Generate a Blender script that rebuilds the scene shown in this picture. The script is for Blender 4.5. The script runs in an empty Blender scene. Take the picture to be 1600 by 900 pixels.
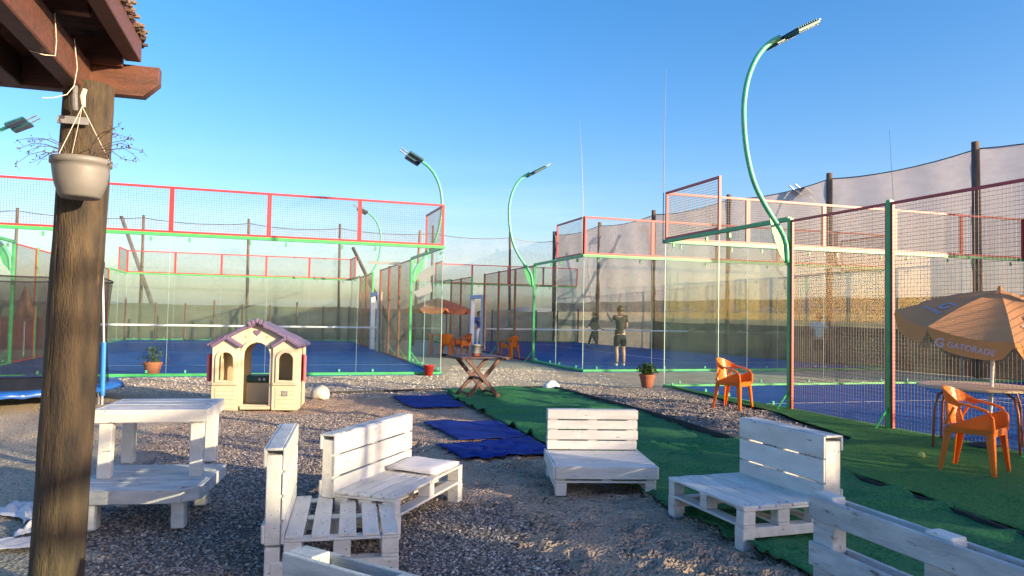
import bpy, bmesh, math, random
import numpy as np
from mathutils import Vector, Matrix, Euler
from math import sin, cos, pi, radians, atan2, sqrt
random.seed(7)
rng = np.random.default_rng(11)
S = bpy.context.scene
C = S.collection

# ------------------------------------------------------------------ camera
PITCH, ROLL, EYE = .0367, .0182, 1.448
cam_d = bpy.data.cameras.new('camera'); cam = bpy.data.objects.new('camera', cam_d); C.objects.link(cam)
cam_d.sensor_width = 36; cam_d.lens = 1155.4/1600*36; cam_d.clip_start = .05; cam_d.clip_end = 6000
f = Vector((0, cos(PITCH), sin(PITCH))); u0 = Vector((0, -sin(PITCH), cos(PITCH))); r0 = Vector((1, 0, 0))
R = r0*cos(ROLL)+u0*sin(ROLL); U = u0*cos(ROLL)-r0*sin(ROLL)
mw = Matrix((R, U, -f)).transposed().to_4x4(); mw.translation = (0, 0, EYE)
cam.matrix_world = mw
S.camera = cam

# ------------------------------------------------------------------ light
SUN_EL = radians(11.0); SX, SY = .868, -.4966
sdir = Vector((SX*cos(SUN_EL), SY*cos(SUN_EL), sin(SUN_EL))).normalized()
W = bpy.data.worlds.new('World'); S.world = W; W.use_nodes = True
nt = W.node_tree; nt.nodes.clear()
out = nt.nodes.new('ShaderNodeOutputWorld'); bg = nt.nodes.new('ShaderNodeBackground')
sky = nt.nodes.new('ShaderNodeTexSky'); sky.sky_type = 'NISHITA'; sky.sun_disc = False
sky.sun_elevation = SUN_EL; sky.sun_rotation = atan2(SX, SY)
sky.altitude = 0; sky.air_density = 1.0; sky.dust_density = 1.6; sky.ozone_density = 2.8
bg.inputs['Strength'].default_value = .10
# thin pale cloud streaks lying low over the horizon
tc = nt.nodes.new('ShaderNodeTexCoord'); sep = nt.nodes.new('ShaderNodeSeparateXYZ')
mp = nt.nodes.new('ShaderNodeMapping'); mp.inputs['Scale'].default_value = (2.2, 2.2, 26)
nz = nt.nodes.new('ShaderNodeTexNoise'); nz.inputs['Scale'].default_value = 1.6; nz.inputs['Detail'].default_value = 7
rp = nt.nodes.new('ShaderNodeMapRange'); rp.inputs[1].default_value = .46; rp.inputs[2].default_value = .72
hz = nt.nodes.new('ShaderNodeMapRange'); hz.inputs[1].default_value = .24; hz.inputs[2].default_value = .0
hz.inputs[3].default_value = 0; hz.inputs[4].default_value = 1; hz.interpolation_type = 'SMOOTHSTEP'
mu = nt.nodes.new('ShaderNodeMath'); mu.operation = 'MULTIPLY'
mu2 = nt.nodes.new('ShaderNodeMath'); mu2.operation = 'MULTIPLY'; mu2.inputs[1].default_value = .2
mx = nt.nodes.new('ShaderNodeMix'); mx.data_type = 'RGBA'
mx.inputs['B'].default_value = (4.2, 4.9, 5.6, 1)
L = nt.links.new
L(tc.outputs['Generated'], mp.inputs[0]); L(mp.outputs[0], nz.inputs['Vector']); L(nz.outputs[0], rp.inputs[0])
L(tc.outputs['Generated'], sep.inputs[0]); L(sep.outputs['Z'], hz.inputs[0])
L(rp.outputs[0], mu.inputs[0]); L(hz.outputs[0], mu.inputs[1]); L(mu.outputs[0], mu2.inputs[0]); L(mu2.outputs[0], mx.inputs['Factor'])
hsv = nt.nodes.new('ShaderNodeHueSaturation'); hsv.inputs['Saturation'].default_value = 1.3
L(sky.outputs[0], hsv.inputs['Color']); wb = nt.nodes.new('ShaderNodeVectorMath'); wb.operation = 'MULTIPLY'; wb.inputs[1].default_value = (1.11, .915, .98)  # colour balance of the air
L(hsv.outputs[0], wb.inputs[0]); L(wb.outputs[0], mx.inputs['A'])
L(mx.outputs['Result'], bg.inputs['Color']); L(bg.outputs[0], out.inputs[0])
sd = bpy.data.lights.new('sun', 'SUN'); sd.energy = 3.25; sd.angle = radians(.6); sd.color = (1, .76, .48)
sun = bpy.data.objects.new('sun', sd); C.objects.link(sun)
sun.rotation_euler = sdir.to_track_quat('Z', 'Y').to_euler(); sun.location = (20, -10, 12)
S.view_settings.view_transform = 'Standard'; S.view_settings.look = 'None'
S.view_settings.exposure = 1.86; S.view_settings.gamma = 1
S.cycles.transparent_max_bounces = 32; S.cycles.max_bounces = 8

# ------------------------------------------------------------------ helpers
def mat(name, c1, c2=None, scale=8, rough=.6, bump=0, bscale=60, metal=0, lo=.35, hi=.65, stretch=(1, 1, 1),
        spec=.5, c3=None, s3=30, t3=.62, rand=0., trans=0.):
    m = bpy.data.materials.new(name); m.use_nodes = True; t = m.node_tree; p = t.nodes['Principled BSDF']
    lk = t.links.new
    p.inputs['Roughness'].default_value = rough; p.inputs['Metallic'].default_value = metal
    p.inputs['Specular IOR Level'].default_value = spec
    tc = t.nodes.new('ShaderNodeTexCoord'); mp = t.nodes.new('ShaderNodeMapping'); mp.inputs['Scale'].default_value = stretch
    oi = t.nodes.new('ShaderNodeObjectInfo'); ad = t.nodes.new('ShaderNodeVectorMath'); ad.operation = 'ADD'
    sc = t.nodes.new('ShaderNodeVectorMath'); sc.operation = 'SCALE'; sc.inputs['Scale'].default_value = 13.7
    cb = t.nodes.new('ShaderNodeCombineXYZ')
    for i in range(3): lk(oi.outputs['Random'], cb.inputs[i])
    lk(cb.outputs[0], sc.inputs[0]); lk(tc.outputs['Object'], ad.inputs[0]); lk(sc.outputs[0], ad.inputs[1]); lk(ad.outputs[0], mp.inputs[0])
    col = None
    if c2 is not None:
        n = t.nodes.new('ShaderNodeTexNoise'); n.inputs['Scale'].default_value = scale; n.inputs['Detail'].default_value = 6
        r = t.nodes.new('ShaderNodeMapRange'); r.inputs[1].default_value = lo; r.inputs[2].default_value = hi
        mx = t.nodes.new('ShaderNodeMix'); mx.data_type = 'RGBA'
        mx.inputs['A'].default_value = (*c1, 1); mx.inputs['B'].default_value = (*c2, 1)
        lk(mp.outputs[0], n.inputs['Vector']); lk(n.outputs[0], r.inputs[0]); lk(r.outputs[0], mx.inputs['Factor'])
        col = mx.outputs['Result']
        if c3 is not None:
            n = t.nodes.new('ShaderNodeTexNoise'); n.inputs['Scale'].default_value = s3; n.inputs['Detail'].default_value = 8
            n.inputs['Roughness'].default_value = .65
            r = t.nodes.new('ShaderNodeMapRange'); r.inputs[1].default_value = t3; r.inputs[2].default_value = t3+.03
            m2 = t.nodes.new('ShaderNodeMix'); m2.data_type = 'RGBA'; m2.inputs['B'].default_value = (*c3, 1)
            lk(mp.outputs[0], n.inputs['Vector']); lk(n.outputs[0], r.inputs[0]); lk(r.outputs[0], m2.inputs['Factor'])
            lk(col, m2.inputs['A']); col = m2.outputs['Result']
    if rand:
        hs = t.nodes.new('ShaderNodeHueSaturation')
        r = t.nodes.new('ShaderNodeMapRange'); r.inputs[3].default_value = 1-rand; r.inputs[4].default_value = 1+rand
        lk(oi.outputs['Random'], r.inputs[0]); lk(r.outputs[0], hs.inputs['Value'])
        if col: lk(col, hs.inputs['Color'])
        else: hs.inputs['Color'].default_value = (*c1, 1)
        col = hs.outputs[0]
    if col: lk(col, p.inputs['Base Color'])
    else: p.inputs['Base Color'].default_value = (*c1, 1)
    if bump:
        n = t.nodes.new('ShaderNodeTexNoise'); n.inputs['Scale'].default_value = bscale; n.inputs['Detail'].default_value = 5
        b = t.nodes.new('ShaderNodeBump'); b.inputs['Strength'].default_value = bump; b.inputs['Distance'].default_value = .01
        lk(mp.outputs[0], n.inputs['Vector']); lk(n.outputs[0], b.inputs['Height']); lk(b.outputs[0], p.inputs['Normal'])
    if trans:
        o = t.nodes['Material Output']; tr = t.nodes.new('ShaderNodeBsdfTranslucent'); ms = t.nodes.new('ShaderNodeMixShader')
        ms.inputs[0].default_value = trans
        if col: lk(col, tr.inputs['Color'])
        else: tr.inputs['Color'].default_value = (*c1, 1)
        lk(p.outputs[0], ms.inputs[1]); lk(tr.outputs[0], ms.inputs[2]); lk(ms.outputs[0], o.inputs[0])
    return m

def sheer(name, c1, c2, opacity, var=.1, scale=3, trans=.4, stretch=(1, 1, 1)):
    """woven shade cloth / netting: partly see-through fabric"""
    m = bpy.data.materials.new(name); m.use_nodes = True; t = m.node_tree; t.nodes.clear(); lk = t.links.new
    o = t.nodes.new('ShaderNodeOutputMaterial'); tp = t.nodes.new('ShaderNodeBsdfTransparent')
    d = t.nodes.new('ShaderNodeBsdfDiffuse'); tl = t.nodes.new('ShaderNodeBsdfTranslucent')
    m1 = t.nodes.new('ShaderNodeMixShader'); m1.inputs[0].default_value = trans
    m2 = t.nodes.new('ShaderNodeMixShader')
    tc = t.nodes.new('ShaderNodeTexCoord'); mp = t.nodes.new('ShaderNodeMapping'); mp.inputs['Scale'].default_value = stretch
    n = t.nodes.new('ShaderNodeTexNoise'); n.inputs['Scale'].default_value = scale; n.inputs['Detail'].default_value = 6
    n2 = t.nodes.new('ShaderNodeTexNoise'); n2.inputs['Scale'].default_value = scale*3; n2.inputs['Detail'].default_value = 6
    mx = t.nodes.new('ShaderNodeMix'); mx.data_type = 'RGBA'; mx.inputs['A'].default_value = (*c1, 1); mx.inputs['B'].default_value = (*c2, 1)
    r = t.nodes.new('ShaderNodeMapRange'); r.inputs[1].default_value = .35; r.inputs[2].default_value = .65
    r2 = t.nodes.new('ShaderNodeMapRange'); r2.inputs[1].default_value = .3; r2.inputs[2].default_value = .7
    r2.inputs[3].default_value = opacity-var; r2.inputs[4].default_value = opacity+var
    lk(tc.outputs['Object'], mp.inputs[0]); lk(mp.outputs[0], n.inputs['Vector']); lk(mp.outputs[0], n2.inputs['Vector'])
    lk(n.outputs[0], r.inputs[0]); lk(r.outputs[0], mx.inputs['Factor']); lk(n2.outputs[0], r2.inputs[0])
    lk(mx.outputs['Result'], d.inputs[0]); lk(mx.outputs['Result'], tl.inputs[0])
    lk(d.outputs[0], m1.inputs[1]); lk(tl.outputs[0], m1.inputs[2])
    lk(r2.outputs[0], m2.inputs[0]); lk(tp.outputs[0], m2.inputs[1]); lk(m1.outputs[0], m2.inputs[2]); lk(m2.outputs[0], o.inputs[0])
    return m

def glassmat(name, tint, dirt, dcol):
    m = bpy.data.materials.new(name); m.use_nodes = True; t = m.node_tree; t.nodes.clear(); lk = t.links.new
    o = t.nodes.new('ShaderNodeOutputMaterial'); tp = t.nodes.new('ShaderNodeBsdfTransparent'); tp.inputs[0].default_value = (*tint, 1)
    g = t.nodes.new('ShaderNodeBsdfGlossy'); g.inputs['Roughness'].default_value = .015
    fr = t.nodes.new('ShaderNodeFresnel'); fr.inputs[0].default_value = 1.5
    geo = t.nodes.new('ShaderNodeNewGeometry'); inv = t.nodes.new('ShaderNodeMath'); inv.operation = 'SUBTRACT'; inv.inputs[0].default_value = 1
    mul = t.nodes.new('ShaderNodeMath'); mul.operation = 'MULTIPLY'
    m2 = t.nodes.new('ShaderNodeMath'); m2.operation = 'MULTIPLY'; m2.inputs[1].default_value = .55; m2.use_clamp = True
    d = t.nodes.new('ShaderNodeBsdfDiffuse'); d.inputs[0].default_value = (*dcol, 1)
    tc = t.nodes.new('ShaderNodeTexCoord'); n = t.nodes.new('ShaderNodeTexNoise'); n.inputs['Scale'].default_value = 1.3; n.inputs['Detail'].default_value = 7
    r = t.nodes.new('ShaderNodeMapRange'); r.inputs[1].default_value = .3; r.inputs[2].default_value = .75; r.inputs[3].default_value = dirt*.5; r.inputs[4].default_value = dirt*1.6
    a = t.nodes.new('ShaderNodeMixShader'); b = t.nodes.new('ShaderNodeMixShader')
    lk(geo.outputs['Backfacing'], inv.inputs[1]); lk(fr.outputs[0], mul.inputs[0]); lk(inv.outputs[0], mul.inputs[1]); lk(mul.outputs[0], m2.inputs[0])
    lk(tc.outputs['Object'], n.inputs['Vector']); lk(n.outputs[0], r.inputs[0])
    lk(r.outputs[0], a.inputs[0]); lk(tp.outputs[0], a.inputs[1]); lk(d.outputs[0], a.inputs[2])
    lk(m2.outputs[0], b.inputs[0]); lk(a.outputs[0], b.inputs[1]); lk(g.outputs[0], b.inputs[2]); lk(b.outputs[0], o.inputs[0])
    return m

def tag(o, label=None, cat=None, group=None, kind=None):
    if label: o['label'] = label
    if cat: o['category'] = cat
    if group: o['group'] = group
    if kind: o['kind'] = kind
    return o
def thing(name, label, cat, loc=(0, 0, 0), rz=0, group=None):
    o = bpy.data.objects.new(name, None); C.objects.link(o); o.location = loc; o.rotation_euler = (0, 0, rz); o.empty_display_size = .2
    return tag(o, label, cat, group)
def link(name, me, parent=None, loc=(0, 0, 0), rot=(0, 0, 0)):
    o = bpy.data.objects.new(name, me); C.objects.link(o); o.parent = parent; o.location = loc; o.rotation_euler = rot
    return o
def mesh(name, V, F, m, smooth=False):
    me = bpy.data.meshes.new(name); me.from_pydata([tuple(v) for v in V], [], F); me.materials.append(m)
    if smooth: me.polygons.foreach_set('use_smooth', [True]*len(me.polygons))
    me.update(); return me
def copy_tree(o, parent=None):
    c = o.copy(); C.objects.link(c); c.parent = parent
    for ch in list(o.children): copy_tree(ch, c)
    return c

_bc = {}
def box_mesh(lx, ly, lz, m, bev=.004):
    k = (round(lx, 3), round(ly, 3), round(lz, 3), m.name, bev)
    if k in _bc: return _bc[k]
    bm = bmesh.new(); bmesh.ops.create_cube(bm, size=1)
    bmesh.ops.scale(bm, vec=(lx, ly, lz), verts=bm.verts)
    if bev: bmesh.ops.bevel(bm, geom=bm.edges[:], offset=min(bev, min(lx, ly, lz)*.3), segments=1, affect='EDGES')
    me = bpy.data.meshes.new('box'); bm.to_mesh(me); bm.free(); me.materials.append(m); _bc[k] = me
    return me
def box(name, parent, c, s, m, rot=(0, 0, 0), bev=.004):
    return link(name, box_mesh(*s, m, bev), parent, c, rot)

class MB:
    """collects simple solids into one mesh"""
    def __init__(s): s.V = []; s.F = []
    def box(s, c, d, rot=None):
        b = len(s.V)
        for x in (-.5, .5):
            for y in (-.5, .5):
                for z in (-.5, .5):
                    v = Vector((x*d[0], y*d[1], z*d[2]))
                    if rot: v = rot @ v
                    s.V.append(v+Vector(c))
        s.F += [tuple(b+i for i in q) for q in ((0, 1, 3, 2), (4, 6, 7, 5), (0, 4, 5, 1), (2, 3, 7, 6), (0, 2, 6, 4), (1, 5, 7, 3))]
        return s
    def tube(s, pts, r, n=8, cap=True):
        pts = [Vector(p) for p in pts]; b = len(s.V); N = len(pts)
        rr = r if isinstance(r, (list, tuple)) else [r]*N
        up = Vector((0, 0, 1)); prev = None
        for i, p in enumerate(pts):
            d = (pts[min(i+1, N-1)]-pts[max(i-1, 0)]).normalized()
            if prev is None:
                a = d.cross(up if abs(d.z) < .9 else Vector((1, 0, 0))).normalized()
            else:
                a = (prev-d*prev.dot(d)).normalized()
            prev = a; c = d.cross(a)
            for k in range(n):
                t = 2*pi*k/n; s.V.append(p+(a*cos(t)+c*sin(t))*rr[i])
        for i in range(N-1):
            for k in range(n):
                s.F.append((b+i*n+k, b+i*n+(k+1) % n, b+(i+1)*n+(k+1) % n, b+(i+1)*n+k))
        if cap:
            s.F.append(tuple(b+k for k in range(n))[::-1]); s.F.append(tuple(b+(N-1)*n+k for k in range(n)))
        return s
    def lathe(s, prof, n=20, c=(0, 0, 0)):
        b = len(s.V)
        for r, z in prof:
            for k in range(n):
                t = 2*pi*k/n; s.V.append(Vector((c[0]+r*cos(t), c[1]+r*sin(t), c[2]+z)))
        for i in range(len(prof)-1):
            for k in range(n):
                s.F.append((b+i*n+k, b+i*n+(k+1) % n, b+(i+1)*n+(k+1) % n, b+(i+1)*n+k))
        return s
    def quad(s, *p):
        b = len(s.V); s.V += [Vector(q) for q in p]; s.F.append(tuple(range(b, b+len(p)))); return s
    def build(s, name, m, parent=None, loc=(0, 0, 0), rot=(0, 0, 0), smooth=False):
        return link(name, mesh(name, s.V, s.F, m, smooth), parent, loc, rot)

def flat_shape(outer, holes, th, m, name='panel', bev=.0):
    """a board cut to an outline in local x-z, with holes, thickness along y"""
    cu = bpy.data.curves.new(name, 'CURVE'); cu.dimensions = '2D'; cu.fill_mode = 'BOTH'; cu.extrude = th/2; cu.bevel_depth = bev
    for pl in [outer]+list(holes):
        sp = cu.splines.new('POLY'); sp.points.add(len(pl)-1); sp.use_cyclic_u = True
        for i, (x, z) in enumerate(pl): sp.points[i].co = (x, z, 0, 1)
    o = bpy.data.objects.new('tmp', cu); C.objects.link(o)
    dg = bpy.context.evaluated_depsgraph_get(); me = bpy.data.meshes.new_from_object(o.evaluated_get(dg))
    bpy.data.objects.remove(o); bpy.data.curves.remove(cu)
    me.transform(Matrix.Rotation(pi/2, 4, 'X')); me.materials.clear(); me.materials.append(m)
    return me
def text_mesh(body, size, m, ext=.001):
    cu = bpy.data.curves.new('lettering', 'FONT'); cu.body = body; cu.size = size; cu.extrude = ext; cu.align_x = 'CENTER'; cu.align_y = 'CENTER'
    cu.offset = size*.02
    o = bpy.data.objects.new('tmp', cu); C.objects.link(o)
    dg = bpy.context.evaluated_depsgraph_get(); me = bpy.data.meshes.new_from_object(o.evaluated_get(dg))
    bpy.data.objects.remove(o); bpy.data.curves.remove(cu); me.materials.clear(); me.materials.append(m)
    return me
def arch(cx, w, z0, z1, n=10):
    r = w/2; L = [(cx-r, z0), (cx+r, z0)]
    for i in range(n+1):
        t = pi*i/n; L.append((cx+r*cos(t), z1-r+r*sin(t)))
    return L
def noise2(x, y, seed=0):
    """smooth value noise on numpy arrays"""
    g = np.random.default_rng(seed).random((128, 128))
    xi = np.floor(x).astype(int); yi = np.floor(y).astype(int); fx = x-xi; fy = y-yi
    fx = fx*fx*(3-2*fx); fy = fy*fy*(3-2*fy)
    a = g[xi % 128, yi % 128]; b = g[(xi+1) % 128, yi % 128]; c = g[xi % 128, (yi+1) % 128]; d = g[(xi+1) % 128, (yi+1) % 128]
    return (a*(1-fx)+b*fx)*(1-fy)+(c*(1-fx)+d*fx)*fy
def inpoly(x, y, P):
    r = np.zeros(x.shape, bool); n = len(P)
    for i in range(n):
        x1, y1 = P[i]; x2, y2 = P[(i+1) % n]
        if y1 == y2: continue
        c = ((y1 > y) != (y2 > y)) & (x < (x2-x1)*(y-y1)/(y2-y1)+x1); r ^= c
    return r

# ------------------------------------------------------------------ materials
WHITE = mat('white_paint', (.71, .70, .66), (.58, .57, .53), 3, .55, .35, 40, c3=(.22, .18, .14), s3=9, t3=.635, rand=.08, stretch=(1, 3.5, 3.5))
WHITEW = mat('worn_white_paint', (.64, .65, .64), (.42, .44, .44), 4, .6, .5, 40, c3=(.17, .15, .13), s3=8, t3=.61, rand=.1, stretch=(1, 4, 4))
POSTW = mat('weathered_round_wood', (.088, .062, .033), (.030, .024, .018), 8, .85, 1.0, 55, stretch=(2.2, 2.2, .5), c3=(.13, .075, .03), s3=5, t3=.66)
BEAMW = mat('varnished_reddish_wood', (.145, .057, .036), (.085, .04, .028), 8, .5, .35, 40, stretch=(1, 5, 6))
REED = mat('dry_reed', (.13, .085, .06), (.06, .042, .035), 14, .85, .5, 80, rand=.2)
REEDL = mat('pale_reed_end', (.24, .165, .105), (.13, .09, .06), 30, .85)
REDF = mat('red_painted_steel', (.52, .035, .045), (.42, .04, .04), 6, .45, .05, rand=.05)
GREENF = mat('green_painted_steel', (.06, .42, .13), (.05, .33, .11), 5, .4, .05)
WIRE = mat('galvanised_dark_wire', (.09, .085, .085), rough=.5, metal=.3)
WIRER = mat('wire_with_red_tint', (.085, .05, .045), rough=.5, metal=.3)
GLASS = glassmat('dusty_tempered_glass', (.94, .985, .972), .013, (.40, .55, .50))
BLUET = mat('blue_court_turf', (.012, .105, .34), (.01, .08, .27), 1.2, .85, .3, 250, spec=.15)
LINE = mat('white_line', (.75, .76, .78), rough=.8)
BLUEM = mat('blue_mat_fabric', (.012, .04, .27), (.01, .026, .17), 3, .75, .5, 120, spec=.15)
TURF = mat('green_artificial_turf', (.055, .24, .085), (.022, .115, .045), 45, .8, 1.0, 110, spec=.2, c3=(.17, .17, .10), s3=7, t3=.66)
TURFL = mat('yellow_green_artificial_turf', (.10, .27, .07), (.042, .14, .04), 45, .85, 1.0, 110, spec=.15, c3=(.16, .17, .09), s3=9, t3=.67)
BLACK = mat('black_rubber', (.018, .018, .02), (.03, .03, .032), 10, .7, .3)
DARKM = mat('dark_metal', (.03, .033, .045), rough=.35, metal=.4)
GREYM = mat('grey_metal', (.42, .43, .45), (.3, .3, .32), 10, .4, metal=.5)
LAMPC = mat('lamp_arm_green', (.10, .50, .28), (.08, .42, .24), 5, .35)
HEADG = mat('dark_green_casing', (.015, .09, .085), (.012, .06, .07), 9, .4, metal=.2)
LEDG = mat('led_cover', (.06, .07, .13), rough=.15)
ORANGE = mat('orange_plastic', (.90, .25, .02), (.82, .21, .018), 3, .38, .03, trans=.32)
CANOPY = mat('orange_canopy_fabric', (.74, .37, .16), (.66, .33, .15), 2, .8, .25, 60, trans=.3)
VALN = mat('backlit_orange_fabric', (.78, .36, .12), (.7, .32, .11), 2, .8, .2, 60, trans=.3)  # same fabric as the canopy; light through it put into the colour
PINKC = mat('faded_orange_canopy', (.72, .25, .11), (.62, .2, .09), 2, .8, trans=.4)
LOGO = mat('pale_logo_print', (.66, .50, .52), rough=.7)
LOGOB = mat('blue_logo_print', (.36, .38, .50), rough=.7)
TERRA = mat('terracotta', (.36, .105, .05), (.27, .085, .045), 12, .75, .2)
REDP = mat('red_bucket_plastic', (.42, .03, .025), rough=.4)
SOIL = mat('potting_soil', (.05, .035, .025), (.03, .02, .015), 40, .9, .8, 90)
LEAF = mat('leaf', (.035, .10, .02), (.06, .13, .03), 9, .6, rand=.2, trans=.2)
LEAFD = mat('dry_leaf', (.10, .06, .06), (.07, .05, .07), 9, .7)
TWIG = mat('dry_twig', (.10, .07, .06), rough=.8)
POTW = mat('offwhite_pot', (.20, .195, .185), (.17, .165, .155), 7, .5, .08, c3=(.3, .25, .18), s3=12, t3=.68)
CORD = mat('pale_cord', (.62, .56, .48), rough=.8)
CONC = mat('pale_stone', (.70, .66, .58), (.55, .50, .42), 6, .8, .4, 30)
PLASTC = mat('cream_plastic', (.64, .56, .40), (.58, .50, .34), 3, .5, .06, 40)
PLASTD = mat('tan_plastic', (.50, .40, .25), rough=.5)
PURPLE = mat('purple_plastic', (.155, .115, .20), (.125, .095, .165), 4, .5, .06)
PINK = mat('pink_plastic', (.75, .16, .2), rough=.45)
TEAL = mat('dark_teal_plastic', (.02, .09, .09), rough=.4)
BROWN = mat('dark_red_varnished_wood', (.09, .026, .02), (.06, .02, .016), 8, .5, .3, 60)
MESHT = sheer('black_trampoline_net', (.02, .022, .03), (.03, .03, .04), .48, .06)
TBLUE = mat('blue_pad_vinyl', (.015, .11, .42), (.012, .08, .32), 3, .35, .35, 14)
FOAMB = mat('light_blue_foam', (.02, .20, .55), rough=.5)
NETG = sheer('grey_shade_net', (.35, .345, .39), (.31, .305, .345), .88, .03, 2.2, .5, (1, 1, 2.5))
NETP = sheer('pale_shade_net', (.50, .48, .50), (.42, .40, .42), .22, .08, 2.2, .5)
CLOTHT = sheer('tan_shade_cloth', (.30, .24, .15), (.20, .16, .10), .93, .05, 1.2, .35, (1, 1, 2))
CLOTHD = sheer('shaded_tan_cloth', (.045, .04, .036), (.085, .07, .055), .96, .03, 1.0, .2, (1, 1, 2))  # dark band; shade low on the tan cloth put into its colour
CLOTHL = sheer('sunlit_tan_cloth', (.62, .50, .36), (.48, .38, .27), .95, .04, 1.2, .3, (1, 1, 3))  # paler copy of the cloth; sunlight on it put into the colour
CLOTHG = sheer('olive_shade_cloth', (.13, .135, .105), (.17, .165, .12), .9, .06, .7, .25, (1, 1, 3))
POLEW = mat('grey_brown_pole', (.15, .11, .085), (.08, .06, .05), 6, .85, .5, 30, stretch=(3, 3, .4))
POLEL = mat('tan_pole', (.30, .19, .12), (.2, .13, .09), 6, .85, .5, 30, stretch=(3, 3, .4))  # tan wood of the lighter poles and slats
SKIN = mat('skin', (.42, .22, .14), rough=.5)
HAIR = mat('black_hair', (.015, .012, .011), rough=.45)
JOINT = mat('glass_edge_glint', (.34, .46, .42), rough=.25)  # pale joint strips; light caught by the glass edges put into colour
STICK = mat('pale_sticker', (.22, .26, .27), rough=.7)
CBLK = mat('black_clothing', (.007, .008, .011), (.012, .012, .015), 8, .8)
CGRY = mat('taupe_shirt', (.035, .028, .025), (.022, .018, .017), 8, .85)
CDGR = mat('dark_grey_shirt', (.04, .045, .055), rough=.85)
CPAL = mat('pale_grey_shirt', (.60, .66, .64), rough=.85)
CBLU = mat('blue_denim', (.05, .09, .27), (.08, .13, .33), 10, .85)
CWHT = mat('white_cloth', (.72, .72, .74), (.6, .6, .63), 6, .8, .3, 40)
BALL = mat('tennis_ball_felt', (.48, .56, .12), rough=.95, bump=.5, bscale=200)
WALLW = mat('white_rendered_wall', (.7, .68, .62), (.6, .58, .52), 2, .85, .2)
ROOFM = mat('corrugated_roof', (.25, .25, .26), rough=.5)
HILLM = mat('hazy_dry_hillside', (.40, .38, .34), (.32, .31, .28), .02, .95)  # pale tone; distance haze put into the hill colour

# ------------------------------------------------------------------ ground (one sheet out to the horizon)
DG = [(-4.3, 10.55), (-4.0, 8.6), (-3.3, 6.6), (-2.75, 5.2), (-2.35, 4.0), (-2.2, 2.0), (.5, 2.0), (.32, 4.1), (.18, 4.75), (-.16, 5.55), (-.75, 6.15),
      (-1.0, 6.7), (-1.25, 8.0), (-1.5, 9.3), (-1.9, 10.3), (-2.7, 10.6)]
def axis(a, b, step, far):
    core = list(np.arange(a, b+1e-6, step)); L_ = []; R_ = []; d = step; x = a
    while x > -far: d *= 1.28; x -= d; L_.append(x)
    d = step; x = b
    while x < far: d *= 1.28; x += d; R_.append(x)
    return np.array(L_[::-1]+core+R_)
gx = axis(-5.2, 4.2, .036, 3000); gy = axis(3.0, 13.2, .036, 3000)
GX, GY = np.meshgrid(gx, gy, indexing='ij')
def soft(P, x, y, n=.25):
    jx = (noise2(x*1.7, y*1.7, 3)-.5)*n*2+(noise2(x*6, y*6, 4)-.5)*n; jy = (noise2(x*1.7+40, y*1.7, 5)-.5)*n*2+(noise2(x*6, y*6, 6)-.5)*n
    return inpoly(x+jx, y+jy, P)
dark = soft(DG, GX, GY).astype(float)
PB = [(-4000, 12.0), (-9, 12.0), (-6.2, 11.8), (-4.6, 12.35), (-3.3, 13.4), (-1.3, 14.3), (.8, 15.2), (3.2, 15.5), (4000, 15.5), (4000, 4000), (-4000, 4000)]
PL = [(-4000, -40), (-2.9, -40), (-2.5, 4.3), (-2.9, 5.4), (-3.6, 6.9), (-4.2, 8.4), (-4.5, 10.6), (-4.5, 12.4), (-6.2, 14), (-4000, 14)]
pale = np.maximum(soft(PB, GX, GY, .12), soft(PL, GX, GY, .3)).astype(float)
near = ((GX > -5.4) & (GX < 4.4) & (GY > 2.8) & (GY < 13.4)).astype(float)
sandy = (1-dark)*(1-pale)
H = near*((noise2(GX*1.1, GY*1.1, 8)-.5)*.05+(noise2(GX*3.3, GY*3.3, 9)-.5)*.03*(sandy+.35)+(noise2(GX*9, GY*9, 10)-.5)*.020*(sandy+.25)+(noise2(GX*19, GY*19, 12)-.5)*.010*sandy)
# footprints trodden into the brown sand
for k in range(330):
    px, py = rng.uniform(-1.2, 2.2), rng.uniform(3.2, 8.5) if k % 3 else rng.uniform(3.2, 6)
    an = rng.uniform(0, pi); a, b = rng.uniform(.08, .13), rng.uniform(.035, .055)
    i0, i1 = np.searchsorted(gx, [px-.3, px+.3]); j0, j1 = np.searchsorted(gy, [py-.3, py+.3])
    X = GX[i0:i1, j0:j1]-px; Y = GY[i0:i1, j0:j1]-py; q = ((X*cos(an)+Y*sin(an))/a)**2+((-X*sin(an)+Y*cos(an))/b)**2
    H[i0:i1, j0:j1] += sandy[i0:i1, j0:j1]*(-.026*np.exp(-q*q*.7)+.018*np.exp(-(q-1.9)**2*1.3))
H = H-.012
nx, ny = GX.shape
co = np.stack([GX.ravel(), GY.ravel(), H.ravel()], 1)
idx = np.arange(nx*ny).reshape(nx, ny)
quads = np.stack([idx[:-1, :-1].ravel(), idx[1:, :-1].ravel(), idx[1:, 1:].ravel(), idx[:-1, 1:].ravel()], 1)
def np_mesh(name, co, faces, m, smooth=True, k=None):
    k = k or faces.shape[1]
    me = bpy.data.meshes.new(name); me.vertices.add(len(co)); me.vertices.foreach_set('co', co.astype(np.float32).ravel())
    me.loops.add(faces.size); me.loops.foreach_set('vertex_index', faces.astype(np.int32).ravel())
    me.polygons.add(len(faces)); me.polygons.foreach_set('loop_start', np.arange(0, faces.size, k, dtype=np.int32))
    me.polygons.foreach_set('use_smooth', np.full(len(faces), smooth))
    me.materials.append(m); me.update(calc_edges=True); return me
def attr(me, name, arr):
    a = me.attributes.new(name, 'FLOAT', 'POINT'); a.data.foreach_set('value', arr.astype(np.float32).ravel())
GM = bpy.data.materials.new('sand_and_gravel'); GM.use_nodes = True
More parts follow.
